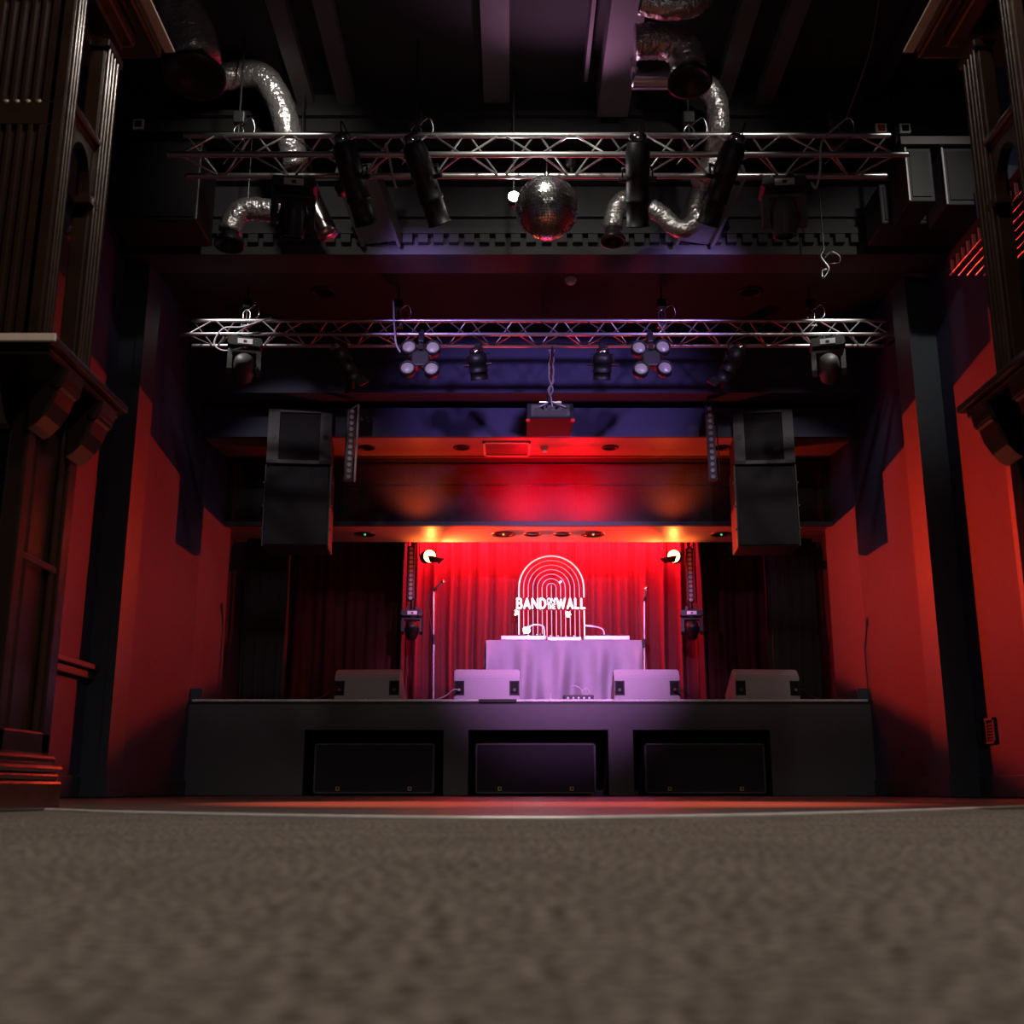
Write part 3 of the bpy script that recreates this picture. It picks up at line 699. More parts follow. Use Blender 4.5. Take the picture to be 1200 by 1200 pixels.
# red par cans on stage
for P_, d, lab, ax in ((PARL, (.35, -1, -.12), 'lit red par can at the left of the back curtain', -1), (PARR, (-.35, -1, -.12), 'lit red par can at the right of the back curtain', 1)):
    t = thing('par_can', lab, 'stage light', P_, (0, 0, 0), 'red par cans')
    d = Vector(d).normalized(); T = frame((0, 0, 0), d)
    MB(T).lathe((0, 0, .24), (0, 0, -1), [(0, 0), (0, .05), (.03, .075), (.08, .085), (.27, .09), (.27, .082)], 20).build('body', 'blackm', t)
    MB(T).lathe((0, 0, -.018), (0, 0, -1), [(0, .082), (.012, .06), (.018, .02), (.018, 0)], 20).build('lens', 'parlens', t)
    # added lower barn door, shaped to cast the diagonal shadow on the wall
    sg = -ax; sx_ = Vector((.05 * sg, -.09, 0)); vs = []; aa, bb = .264, (.295 if ax < 0 else .267)
    N_ = 20
    for k in range(N_ + 1):
        an = math.radians(-110 + 150 * k / N_)           # 0 = beam side, -90 = towards the room
        cx, cy = math.cos(an) * sg, math.sin(an)
        vs.append(sx_ + Vector((cx * .085, cy * .085, -.11))); vs.append(sx_ + Vector((cx * .15, cy * .15, aa * min(cy, 0) * .15 - bb * max(0, cx * sg) * .15)))
    mb = MB(); n0 = len(vs); vs += [v + Vector((0, 0, -.003)) for v in vs]
    fs = []
    for k in range(N_): fs += [(2 * k, 2 * k + 1, 2 * k + 3, 2 * k + 2), (n0 + 2 * k, n0 + 2 * k + 2, n0 + 2 * k + 3, n0 + 2 * k + 1), (2 * k + 1, n0 + 2 * k + 1, n0 + 2 * k + 3, 2 * k + 3)]
    mb._add(vs, fs); mb.build('barn_door', 'blackm', t)
    ax_ = d.cross(Vector((0, 0, 1))).normalized()
    MB().tube([-d * .08 + ax_ * .11, -d * .08 + ax_ * .11 + Vector((0, 0, .2)), -d * .08 - ax_ * .11 + Vector((0, 0, .2)), -d * .08 - ax_ * .11], .008, 6).build('yoke', 'blackm', t)
    MB().cyl(-d * .08 + Vector((0, 0, .2)), -d * .08 + Vector((0, 0, 4.2 - 2.977)), .012, n=8).build('hanging_rod', 'blackm', t)

# curtain batten, then unseen lamps added on the ledge
t = thing('curtain_batten', 'red led batten above the back curtain', 'stage light', (.5, 14.38, 3.42))
MB().box((-1.75, -.05, .0), (1.75, .05, .06), .01).build('housing', 'blackm', t)
MB().box((-1.85, -.065, -.17), (1.85, -.055, .06)).build('added_shield', 'matte', t)  # added to keep the batten's red off the side walls
for sx in (-1.3, 1.3): MB().cyl((sx, 0, .06), (sx, 0, .78), .012, n=8).build('hanging_rod', 'blackm', t)
for X, lab in ((-1.10, 'added ledge lamp behind the left of the perforated panel'), (.15, 'added ledge lamp left of centre behind the perforated panel'), (.85, 'added ledge lamp right of centre behind the perforated panel'), (1.90, 'added ledge lamp behind the right of the perforated panel')):
    t = thing('added_ledge_lamp', lab, 'stage light', (X, 13.28 if abs(X) > 1 else 13.43, 3.15))
    MB().box((-.1, -.05, 0), (.1, .10, .03), .006).build('base', 'blackm', t)
    MB().lathe((0, .06, .10), (0, -.6, .7), [(0, 0), (0, .04), (.05, .055), (.09, .06), (.085, .05)], 14).build('body', 'blackm', t)

for X, lab in ((-.28, 'small added lamp behind the monitor left of the table'), (1.49, 'small added lamp behind the monitor right of the table')):
    t = thing('footlight', lab, 'stage light', (X, 12.99, STAGE_Z), (0, 0, 0), 'added footlights')  # body for the added red uplight
    MB().box((-.07, -.02, 0), (.07, .10, .02), .005).build('base', 'blackm', t)
    MB().lathe((0, 0, .13), (0, .25, -.9), [(0, .045), (0, .055), (.07, .05), (.12, .02), (.12, 0)], 16).build('body', 'blackm', t)
for X, lab in ((-1.30, 'small added wash lamp behind the left half of nearer truss'), (2.10, 'small added wash lamp behind the right half of nearer truss')):
    t = thing('added_wash_lamp', lab, 'stage light', (X, 7.55, 4.50), (0, 0, 0), 'small added wash lamps')  # bodies for the added purple pair
    MB().lathe((0, .06, -.02), (0, -1, .05), [(0, .04), (0, .05), (.08, .045), (.11, .02), (.11, 0)], 16).build('body', 'blackm', t)
    MB().cyl((0, 0, 0), (0, -.06, .04), .012, n=8).build('clamp', 'blackm', t)
t = thing('added_joist_lamp', 'small added uplight clamped behind the nearer truss', 'stage light', (.45, 7.55, 4.60))  # body for the added joist uplight
MB().lathe((0, 0, .17), (0, 0, -1), [(0, .035), (0, .045), (.10, .04), (.12, .015), (.12, 0)], 18).build('body', 'blackm', t)
MB().cyl((0, 0, .06), (0, -.07, -.04), .012, n=8).build('clamp', 'blackm', t)
for X, lab in ((-1.42, 'added black mask left of the red curtain light'), (2.46, 'added black mask right of the red curtain light')):
    solo('added_light_mask', MB().box((X - .01, 14.14, STAGE_Z + .003), (X + .01, 14.80, 4.19)), 'matte', lab, 'curtain', (X, 14.3, STAGE_Z))  # edge-on panel added to stop the red light spreading sideways

# ================================================================== curtains
def curtain(name, label, xa, xb, y, z0, z1, m, per=.16, amp=.05, seed=1, cat='curtain'):
    random.seed(seed); n = int((xb - xa) / .012)
    ph = [random.uniform(0, 6.3) for _ in range(5)]
    def f(x):
        a = 2 * PI * x / per
        return amp * (math.sin(a + 1.3 * math.sin(x * 1.7 + ph[0]) + .7 * math.sin(x * 4.1 + ph[1])) * (.65 + .35 * math.sin(x * 2.3 + ph[2])) + .4 * math.sin(a * 2.13 + ph[3]))
    vs = []; fs = []; rows = 8
    for r in range(rows + 1):
        z = z0 + (z1 - z0) * r / rows; g = 1.0 - .35 * r / rows
        for i in range(n + 1):
            X = xa + (xb - xa) * i / n
            vs.append((X + .01 * math.sin(r * .7 + X * 5) * (1 - r / rows), y + f(X + .012 * math.sin(r * .8)) * g, z))
    N = n + 1
    for r in range(rows):
        for i in range(n): fs.append((r * N + i, r * N + i + 1, (r + 1) * N + i + 1, (r + 1) * N + i))
    K = len(vs)
    vs += [(a, b + .012, c) for a, b, c in vs]
    fs += [(K + a, K + d, K + c, K + b) for a, b, c, d in fs]
    for r in range(rows):
        for i in (0, n): fs.append((r * N + i, (r + 1) * N + i, K + (r + 1) * N + i, K + r * N + i))
    for i in range(n):
        for r in (0, rows): fs.append((r * N + i, r * N + i + 1, K + r * N + i + 1, K + r * N + i))
    mb = MB(); mb._add(vs, fs, True)
    return solo(name, mb, m, label, cat, ((xa + xb) / 2, y, z0))
curtain('stage_curtain', 'tall folded curtain behind the sign, lit red from above', -1.40, 2.44, 14.62, STAGE_Z + .01, 4.15, 'curtain', .25, .06, 3)
curtain('stage_curtain', 'dark folded curtain left of the red lit curtain', -3.2, -1.44, 14.62, STAGE_Z + .01, 4.15, 'curtain', .30, .04, 4)
curtain('stage_curtain', 'dark folded curtain right of the red lit curtain', 2.48, 3.6, 14.62, STAGE_Z + .01, 4.15, 'curtain', .30, .04, 9)
curtain('side_curtain', 'black side curtain at the left end of the stage', -3.30, -2.75, 13.5, STAGE_Z + .01, 3.10, 'drape', .14, .04, 5)
curtain('side_curtain', 'black side curtain at the right end of the stage', 3.12, 3.74, 13.5, STAGE_Z + .01, 3.10, 'drape', .14, .04, 6)

# ================================================================== sign
sc_ = at(646, 700, 14.2); sx0 = at(605, 700, 14.2).x; sx1 = at(687.5, 700, 14.2).x
scx = (sx0 + sx1) / 2; R0 = (sx1 - sx0) / 2
ztop_ = at(646, 648.5, 14.2).z; zspr = ztop_ - R0; zbot = at(646, 752, 14.2).z
t = thing('neon_sign', 'clear arched sign with glowing lines above the decks', 'sign', (scx, 14.2, zbot))
tz = zspr - zbot
pl = [(-R0 - .02, 0)] + [(-(R0 + .02) * math.cos(PI * k / 32), tz + (R0 + .02) * math.sin(PI * k / 32)) for k in range(33)] + [(R0 + .02, 0)]
MB().prism(pl, 'y', .014, .020).build('acrylic_panel', 'acrylic', t)
zt0 = at(646, 714, 14.2).z - zbot; zt1 = at(646, 701, 14.2).z - zbot
for k in range(8):
    r = (R0 - .035) * (7 - k) / 7 + .0
    rr = .0085 if k == 0 else .0045
    mm = 'neonw' if k == 0 else 'neon'
    if k < 7:
        pts = [(-r, 0, zt1 + .01)] + [(-r * math.cos(PI * j / 24), 0, tz + r * math.sin(PI * j / 24)) for j in range(25)] + [(r, 0, zt1 + .01)]
        if zt1 + .01 >= tz: pts = pts[1:-1]
        MB().tube(pts, rr, 6).build('neon_arch', mm, t)
        for s_ in (-1, 1): MB().tube([(s_ * r, 0, 0.0), (s_ * r, 0, zt0 - .015)], rr, 6).build('neon_line', mm, t)
    else:
        MB().tube([(0, 0, zt1 + .01), (0, 0, tz + .035)], rr, 6).build('neon_line', mm, t)
        MB().tube([(0, 0, 0), (0, 0, zt0 - .015)], rr, 6).build('neon_line', mm, t)
GL = {  # strokes of plain bold capitals in a unit box: (points, closed curve?)
 'B': [[(0, 0), (0, 1)], [(0, 1), (.6, 1), (.82, .93), (.88, .77), (.82, .61), (.6, .54), (0, .54)], [(.6, .54), (.9, .45), (1, .27), (.9, .08), (.65, 0), (0, 0)]],
 'A': [[(0, 0), (.5, 1), (1, 0)], [(.2, .28), (.8, .28)]], 'N': [[(0, 0), (0, 1), (1, 0), (1, 1)]],
 'D': [[(0, 0), (0, 1), (.45, 1), (.8, .88), (1, .62), (1, .38), (.8, .12), (.45, 0), (0, 0)]],
 'W': [[(0, 1), (.25, 0), (.5, .9), (.75, 0), (1, 1)]], 'L': [[(0, 1), (0, 0), (1, 0)]],
 'O': [[(.5 + .5 * math.cos(PI * k / 8), .5 + .5 * math.sin(PI * k / 8)) for k in range(17)]],
 'T': [[(0, 1), (1, 1)], [(.5, 1), (.5, 0)]], 'H': [[(0, 0), (0, 1)], [(1, 0), (1, 1)], [(0, .5), (1, .5)]],
 'E': [[(1, 1), (0, 1), (0, 0), (1, 0)], [(0, .5), (.8, .5)]]}
def text(s, x0, x1, z0, z1, parent, sw, widths=None):
    widths = widths or [1] * len(s); gap = sw * 1.45; tot = sum(widths)
    unit = (x1 - x0 - gap * (len(s) - 1) - sw) / tot; x = x0 + sw / 2; h = z1 - z0 - sw
    for ch, wd in zip(s, widths):
        mb = MB(); w_ = unit * wd
        for st in GL[ch]:
            P = [(x + a * w_, -.020, z0 + sw / 2 + b * h) for a, b in st]
            for a, b in zip(P, P[1:]): mb.obox(a, b, sw, .014, up=(0, 1, 0))
            for a in P: mb.cyl((a[0], -.0271, a[2]), (a[0], -.0129, a[2]), sw / 2, n=12)
        mb.build('letter', 'letters', parent); x += w_ + gap
def sxx(x): return at(x, 707, 14.2).x - scx
text('BAND', sxx(605), sxx(640), zt0, zt1, t, .023, [.8, 1, .95, .9])
text('ON', sxx(641), sxx(650.5), (zt0 + zt1) / 2 + .004, zt1, t, .009)
text('THE', sxx(641), sxx(651), zt0, (zt0 + zt1) / 2 - .004, t, .008)
text('WALL', sxx(651.5), sxx(686), zt0, zt1, t, .023, [1.55, 1, .65, .65])
for s_ in (-.31, 0, .31):
    zz = tz + math.sqrt(max(0, R0 ** 2 - s_ ** 2)) + .01
    MB().cyl((s_, .017, zz - .02), (s_ * 1.02, .017, 4.2 - zbot), .004, n=6).build('hanging_wire', 'blackm', t)

# ================================================================== dj table
TX0, TX1, TYF, TYB = -.308, 1.558, 13.3, 13.95
TZ = 1.80
t = thing('folding_table', 'trestle table under the purple cloth', 'table', ((TX0 + TX1) / 2, TYF, STAGE_Z))
hw = (TX1 - TX0) / 2
MB().box((-hw + .02, .02, TZ - STAGE_Z - .04), (hw - .02, TYB - TYF - .02, TZ - STAGE_Z - .004)).build('tabletop', 'white', t)
for sx in (-1, 1):
    for yy in (.1, .55): MB().cyl((sx * (hw - .15), yy, 0), (sx * (hw - .15), yy, TZ - STAGE_Z - .04), .015, n=8).build('leg', 'steel', t)
# cloth
random.seed(11); mb = MB()
def cloth_side(p0, p1, nrm, n):
    vs = []; fs = []; rows = 12
    for r in range(rows + 1):
        f = r / rows
        for i in range(n + 1):
            s = i / n; q = Vector(p0).lerp(Vector(p1), s)
            am = .085 * f ** .6
            a = am * (math.sin(s * 27 + 1 + 1.6 * f) + .6 * math.sin(s * 51 + 2) + .5 * math.sin(s * 9 - 1.5 * f)) + .02 * math.sin(9 * s + 7 * f) * f + .03 * math.sin(f * 2.2) * abs(math.sin(s * 14 + 2.5 * f)) ** 3
            vs.append((q.x + nrm[0] * (a * .25 + .012), q.y + nrm[1] * (a + .05 * f + .004), TZ + .003 - f * (TZ - STAGE_Z - .004)))
    for r in range(rows):
        for i in range(n): fs.append((r * (n + 1) + i, r * (n + 1) + i + 1, (r + 1) * (n + 1) + i + 1, (r + 1) * (n + 1) + i))
    mb._add(vs, fs, True)
cloth_side((TX0, TYF, 0), (TX1, TYF, 0), (0, -1), 90)
cloth_side((TX0, TYB, 0), (TX0, TYF, 0), (-1, 0), 30)
cloth_side((TX1, TYF, 0), (TX1, TYB, 0), (1, 0), 30)
mb.box((TX0 - .004, TYF - .004, TZ), (TX1 + .004, TYB, TZ + .004))
solo('tablecloth', mb, 'cloth', 'long purple cloth draped over the table on stage', 'tablecloth', ((TX0 + TX1) / 2, TYF, STAGE_Z))
TT = TZ + .004
def deck(label, x0, x1):
    cx = (x0 + x1) / 2; w_ = (x1 - x0) / 2
    t = thing('dj_deck', label, 'dj deck', (cx, 13.35, TT), (0, 0, 0), 'dj decks')
    MB().box((-w_, 0, .01), (w_, .36, .062), .006).build('body', 'gear', t)
    MB().cyl((0, .17, .062), (0, .17, .078), min(w_ - .03, .15), n=28).build('platter', 'black', t)
    for sx in (-1, 1): MB().box((sx * (w_ - .03) - .015, .02, 0), (sx * (w_ - .03) + .015, .34, .012)).build('foot', 'black', t)
    MB().cyl((w_ - .04, .06, .062), (w_ - .04, .06, .09), .012, n=10).build('knob', 'black', t)
    MB().tube([(w_ - .05, .30, .06), (w_ - .05, .30, .10), (w_ - .06, .1, .09), (w_ - .10, .05, .08)], .006, 6).build('tonearm', 'chrome', t)
d_ = 13.35 * .97 + .44
def gx(x): return (x - 600) / FPX * d_
deck('left dj deck with a black platter on the clothed table', gx(587), gx(639))
deck('right dj deck with a black platter on the clothed table', gx(684), gx(738))
t = thing('dj_mixer', 'low pale mixer between the two dj decks', 'mixer', (gx(661.5), 13.37, TT))
MB().box((-.205, 0, 0), (.205, .34, .05), .006).build('body', 'gear', t)
for i in range(8):
    for j in range(2): MB().cyl((-.17 + .048 * i, .04 + .10 * j, .05), (-.17 + .048 * i, .04 + .10 * j, .072), .010, n=8).build('knob', 'black' if (i + j) % 2 else 'white', t)
for i in range(4): MB().box((-.14 + .09 * i, .22, .05), (-.12 + .09 * i, .27, .066)).build('fader', 'black', t)
# gooseneck lamps
lp = at(638, 750, 13.5); hd = at(617, 738.5, 13.5)
t = thing('gooseneck_lamp', 'lit gooseneck lamp bent over the left dj deck', 'lamp', (lp.x + .0, 13.5, TT + .06))
b0 = Vector(t.location)
MB().tube(curve_pts([(0, 0, -.0), (0, 0, .08), (-.015, 0, .135), (-.07, 0, .155), (-.15, 0, .15), (hd.x - b0.x + .03, 0, hd.z - b0.z + .02)], 6), .009, 8).build('neck', 'white', t)
MB().sphere((hd.x - b0.x, 0, hd.z - b0.z), .042, 14).build('bulb', 'bulb', t)
MB().lathe((hd.x - b0.x + .05, 0, hd.z - b0.z + .015), (-1, 0, -.2), [(0, .012), (.02, .022), (.045, .030)], 12).build('shade', 'white', t)
MB().box((-.02, -.02, -.03), (.02, .02, .02), .004).build('base', 'gear', t)
lp = at(708, 750, 13.5); hd = at(690, 734, 13.5)
t = thing('gooseneck_lamp', 'unlit gooseneck lamp bent over the right dj deck', 'lamp', (lp.x, 13.5, TT + .06))
b0 = Vector(t.location)
MB().tube(curve_pts([(0, 0, 0), (0, 0, .06), (-.02, 0, .10), (-.08, 0, .125), (hd.x - b0.x + .03, 0, hd.z - b0.z)], 6), .009, 8).build('neck', 'white', t)
MB().obox((hd.x - b0.x + .05, 0, hd.z - b0.z), (hd.x - b0.x - .06, 0, hd.z - b0.z + .012), .03, .022).build('lamp_head', 'white', t)
MB().box((-.02, -.02, -.03), (.02, .02, .02), .004).build('base', 'gear', t)

# ================================================================== wedge monitors
ml = ['stage monitor speaker at far left of the stage edge', 'stage monitor speaker left of the clothed table', 'stage monitor speaker right of the clothed table', 'stage monitor speaker at far right of the stage edge']
mp = [(-1.60, -.07), (-.277, .0), (1.49, 0), (2.82, .07)]
for k, ((X, rz), lab) in enumerate(zip(mp, ml)):
    t = thing('monitor_speaker', lab, 'speaker', (X, 12.33, STAGE_Z + .002), (0, 0, rz), 'wedge monitors along the stage edge')
    w_ = .362; hh = .352
    side = [(0, 0), (0, .27), (.075, hh), (.13, hh), (.46, .10), (.46, 0)]
    cb = MB().prism(side, 'x', -w_, w_)
    bmesh.ops.bevel(cb.bm, geom=list(cb.bm.edges), offset=.012, segments=2, affect='EDGES')
    cb.build('cabinet', 'carpetbox', t)
    MB().prism([(.15, hh - .01), (.455, .112), (.46, .12), (.16, hh)], 'x', -w_ + .02, w_ - .02).build('grille', 'grill', t)
    for sx in (-1, 1):
        cx = sx * (w_ - .058)
        fr_ = MB(); 
        for a_, b_ in (((cx - .055, -.004, .06), (cx - .042, .01, .22)), ((cx + .042, -.004, .06), (cx + .055, .01, .22)), ((cx - .055, -.004, .06), (cx + .055, .01, .073)), ((cx - .055, -.004, .207), (cx + .055, .01, .22))): fr_.box(a_, b_)
        f_ = fr_.build('socket_recess', 'black', t)
        MB().box((cx - .042, -.001, .073), (cx + .042, .004, .207)).build('recess_back', 'matte', f_)
        MB().cyl((cx, -.02, .12), (cx, .0, .12), .018, n=12).build('socket', 'grey', f_)
    pl_ = MB().cyl(((-1 if k < 2 else 1) * (w_ - .058), -.022, .12), ((-1 if k < 2 else 1) * (w_ - .058), -.06, .115), .013, n=10).build('plug', 'redplastic' if k in (0, 2) else 'gear', t)
    s_ = -1 if k < 2 else 1
    p = Vector((X + s_ * (w_ - .058), 12.27, STAGE_Z + .115))
    z0 = STAGE_Z + .008
    cable(['cable from the far left monitor to the stage floor', 'cable from the monitor left of the table to the stage floor', 'cable from the monitor right of the table to the stage floor', 'cable from the far right monitor to the stage floor'][k],
          [p, p + Vector((s_ * .06, -.03, 0)), p + Vector((s_ * .14, .0, -.06)), Vector((p.x + s_ * .26, 12.25, z0)), Vector((p.x + s_ * .42, 12.5, z0))], 'cable' if k != 1 else 'pcable', .007)

# microphone stands
def micstand(label, X, Y, ztop, lean, micdir, mlab):
    t = thing('microphone_stand', label, 'microphone stand', (X, Y, STAGE_Z), (0, 0, 0), 'microphone stands')
    h = ztop - STAGE_Z
    MB().lathe((0, 0, 0), (0, 0, 1), [(0, .14), (.012, .14), (.03, .05), (.035, 0)], 24).build('base', 'blackm', t)
    MB().cyl((0, 0, .03), (lean * .5, 0, h * .55), .014, n=10).build('lower_tube', 'alu', t)
    MB().cyl((lean * .5, 0, h * .50), (lean, 0, h - .10), .009, n=10).build('upper_tube', 'alu', t)
    MB().cyl((lean * .5, 0, h * .5), (lean * .52, 0, h * .58), .022, n=10).build('height_clutch', 'black', t)
    c0 = Vector((lean, 0, h - .10)); md = Vector(micdir).normalized()
    MB().cyl(c0, c0 + md * .05, .018, .016, n=10).build('clip', 'black', t)
    MB().tube(curve_pts([c0 + Vector((-.02, -.01, 0)), Vector((lean - .07, -.02, h - .22)), Vector((lean - .03, -.02, h - .5)), Vector((.03, -.02, h * .4)), Vector((.02, -.02, .06))], 8), .005, 6).build('cable', 'cable', t)
    p = Vector(t.location) + c0
    m_ = thing('microphone', mlab, 'microphone', p + md * .03, (0, 0, 0))
    MB().cyl((0, 0, 0), md * .11, .012, .017, n=12).build('handle', 'grey', m_)
    MB().sphere(md * .13, .027, 14).build('mesh_head', 'steel', m_)
micstand('microphone stand left of the table, beside the left led bar', at(510, 700, 13.4).x, 13.4, at(510, 683, 13.4).z, 0.0 - .02, (.6, -.1, .6), 'microphone tilted right on the left stand')
micstand('microphone stand at the right corner of the table', at(752, 700, 13.0).x, 13.0, at(756, 694, 13.0).z, .03, (.1, -.5, .8), 'microphone on the stand at the right corner')
# small box with leads before the table
bx = at(678, 815, 12.6)
t = thing('stage_box', 'small black connection box before the clothed table', 'box', (bx.x, 12.6, STAGE_Z))
MB().box((-.17, 0, 0), (.17, .18, .09), .01).build('body', 'black', t)
for i in range(5): MB().cyl((-.12 + .06 * i, -.004, .055), (-.12 + .06 * i, -.018, .055), .012, n=8).build('socket', 'gear', t)
MB().tube(curve_pts([(.05, 0, .09), (.03, 0, .15), (-.04, 0, .19), (-.10, .02, .17)], 6), .006, 6).build('lead', 'pcable', t)
MB().tube(curve_pts([(.1, 0, .09), (.12, 0, .13), (.08, 0, .16), (.03, 0, .12)], 6), .006, 6).build('lead', 'pcable', t)
q = at(645, 810, 12.5)
cable('pale cable bunched on the stage floor left of the connection box', [Vector((q.x - .15, 12.5, STAGE_Z + .008)), Vector((q.x - .02, 12.45, STAGE_Z + .01)), Vector((q.x, 12.5, STAGE_Z + .10)), Vector((q.x + .02, 12.5, STAGE_Z + .01)), Vector((q.x + .15, 12.5, STAGE_Z + .008))], 'pcable', .007)

# ================================================================== soffit fittings
def disc_light(name, label, X, Y, z, r, group, lensm='darklens', cat='downlight', led=False):
    t = thing(name, label, cat, (X, Y, z), (0, 0, 0), group)
    MB().lathe((0, 0, 0), (0, 0, -1), [(0, r), (.012, r), (.016, r * .85), (.006, r * .7), (.0, r * .7)], 24).build('rim', 'blackm', t)
    MB().lathe((0, 0, -.002), (0, 0, -1), [(0, r * .7), (.004, r * .3), (.004, 0)], 20).build('reflector', lensm, t)
    if led: MB().sphere((0, -r * .15, -.012), .014, 8).build('indicator', 'green', t)
for x, lab in ((430, 'round black downlight far left in the red soffit'), (541, 'round black downlight left of the soffit hatch'), (715, 'round black downlight right of the soffit dome'), (846, 'round black downlight far right in the red soffit')):
    p = at(x, 524, 12.4); disc_light('downlight', lab, p.x, 12.4, 3.945, .10, 'downlights in the upper soffit')
for x, lab, r, g in ((428, 'round ceiling fitting with green light far left over stage', .13, True), (590, 'large round fitting with green light left above the sign', .15, True), (624, 'small round fitting left above the sign', .11, False), (659, 'small round fitting right above the sign', .11, False), (695, 'large round fitting with green light right above the sign', .15, True), (845, 'round ceiling fitting with green light far right over stage', .13, True)):
    p = at(x, 625, 13.3); disc_light('ceiling_speaker', lab, p.x, 13.3, 3.112, r, 'round fittings over the stage', led=g, cat='ceiling fitting')
for x, y, lab in ((380, 338, 'round dark fitting in the ceiling above the left of farther truss'), (878, 338, 'round dark fitting in the ceiling above the right of farther truss')):
    p = at(x, y, 10.55); disc_light('ceiling_speaker', lab, p.x, 10.5, 5.02, .13, 'round fittings before the proscenium', cat='ceiling fitting')
p = at(638, 524, 12.4); dm = Vector((p.x, 12.4, 3.945))
t = thing('smoke_detector', 'white dome detector in the red soffit', 'smoke detector', dm)
MB().lathe((0, 0, 0), (0, 0, -1), [(0, .052), (.02, .052), (.025, .045)], 20).build('base', 'white', t)
MB().lathe((0, 0, -.02), (0, 0, -1), [(0, .044), (.03, .038), (.042, .02), (.045, 0)], 20).build('sensor_dome', 'white', t)
p = at(669, 328, 10.15)
t = thing('smoke_detector', 'pale detector on the dark ceiling behind the beam', 'smoke detector', (p.x, 10.2, 5.02))
MB().lathe((0, 0, 0), (0, 0, -1), [(0, .06), (.02, .06), (.025, .05)], 20).build('base', 'white', t)
MB().lathe((0, 0, -.02), (0, 0, -1), [(0, .05), (.03, .045), (.045, .02), (.047, 0)], 20).build('sensor_dome', 'white', t)
h0 = at(567, 534, 12.7).x; h1 = at(621, 534, 12.7).x
t = thing('access_hatch', 'rectangular framed hatch in the red soffit', 'hatch', ((h0 + h1) / 2, 12.17, 3.945))
hw = (h1 - h0) / 2
mb = MB(); mb.box((-hw, 0, -.02), (hw, .03, 0)); mb.box((-hw, .50, -.02), (hw, .54, 0)); mb.box((-hw, 0, -.02), (-hw + .025, .54, 0)); mb.box((hw - .025, 0, -.02), (hw, .54, 0)); mb.build('frame', 'white', t)
MB().box((-hw + .025, .03, -.006), (hw - .025, .50, 0)).build('panel', 'redpanel', t)

# ================================================================== ducts
def diffuser(t, c, d, r):
    f = MB().lathe(c, d, [(0, r * .55), (.05, r * .7), (.10, r * 1.0), (.13, r * 1.02), (.13, r * .9), (.09, r * .6), (.06, r * .25), (.06, 0)], 24).build('diffuser', 'blackm', t)
def duct(label, pts, r, diff=None, m='foil', n=18):
    pts = [Vector(p) for p in pts]
    t = thing('foil_duct', label, 'air duct', pts[0])
    o = pts[0]; random.seed(int(abs(o.x) * 100))
    MB().tube([p - o for p in curve_pts(pts, 8)], r, n, wob=.10 if m == 'foil' else 0).build('duct_tube', m, t)
    top = max(pts, key=lambda p: p.z); MB().cyl(top - o, Vector((top.x, top.y, CEIL)) - o, .006, n=6).build('hanging_wire', 'steel', t)
    if diff: 
        e = pts[-1] - o; d = (pts[-1] - pts[-2]).normalized(); diffuser(t, e, Vector(diff), r * 1.25)
    return t
D1 = 6.6
duct('large foil duct ending in a black nozzle at upper left', [at(195, -40, 6.0), at(205, 5, 6.0), at(222, 40, 6.0), at(230, 72, 6.0)], .155, (0, -.15, -1))
duct('foil duct at upper left bending down behind nearer truss', [at(215, 97, 7.7), at(255, 92, 7.7), at(285, 86, 7.7), at(310, 92, 7.7), at(328, 120, 7.75), at(338, 155, 7.8), at(348, 195, 7.9)], .105)
duct('smooth metal duct end glowing pink below nearer truss at left', [at(352, 195, 8.0), at(366, 235, 8.0), at(385, 276, 8.0)], .085, m='tube')
duct('short foil duct with black nozzle low at left of truss', [at(345, 250, 8.2), at(318, 247, 8.2), at(290, 245, 8.2), at(275, 255, 8.2), at(270, 272, 8.2)], .095, (0, -.1, -1))
duct('pale foil duct crossing the top edge right of the joist', [at(750, 2, 6.2), at(785, 8, 6.2), at(815, 2, 6.2), at(830, -20, 6.2)], .085)
duct('large foil duct ending in a black nozzle at upper right', [at(745, 50, 6.6), at(775, 48, 6.6), at(800, 58, 6.6), at(807, 80, 6.6)], .12, (0, -.15, -1))
duct('smooth metal duct running behind the upper right nozzle', [at(740, 92, 7.3), at(765, 92, 7.3), at(795, 92, 7.3)], .085, m='tube')
duct('foil duct at upper right bending down behind nearer truss', [at(795, 95, 7.7), at(822, 98, 7.7), at(838, 118, 7.75), at(841, 150, 7.8), at(835, 185, 8.0), at(822, 215, 8.0)], .095)
duct('crumpled foil duct curling low behind the right spotlights', [at(762, 243, 8.3), at(776, 252, 8.3), at(795, 268, 8.3), at(812, 262, 8.3), at(818, 240, 8.3), at(826, 205, 8.3)], .075)
duct('short foil duct with black nozzle right of the mirror ball', [at(745, 235, 8.3), at(730, 235, 8.3), at(721, 248, 8.3), at(718, 268, 8.3)], .080, (0, -.1, -1))
duct('pink lit duct seen through the left wooden pillar', [at(60, 225, 7.0), at(78, 250, 7.0), at(92, 272, 7.0)], .09, m='tube')

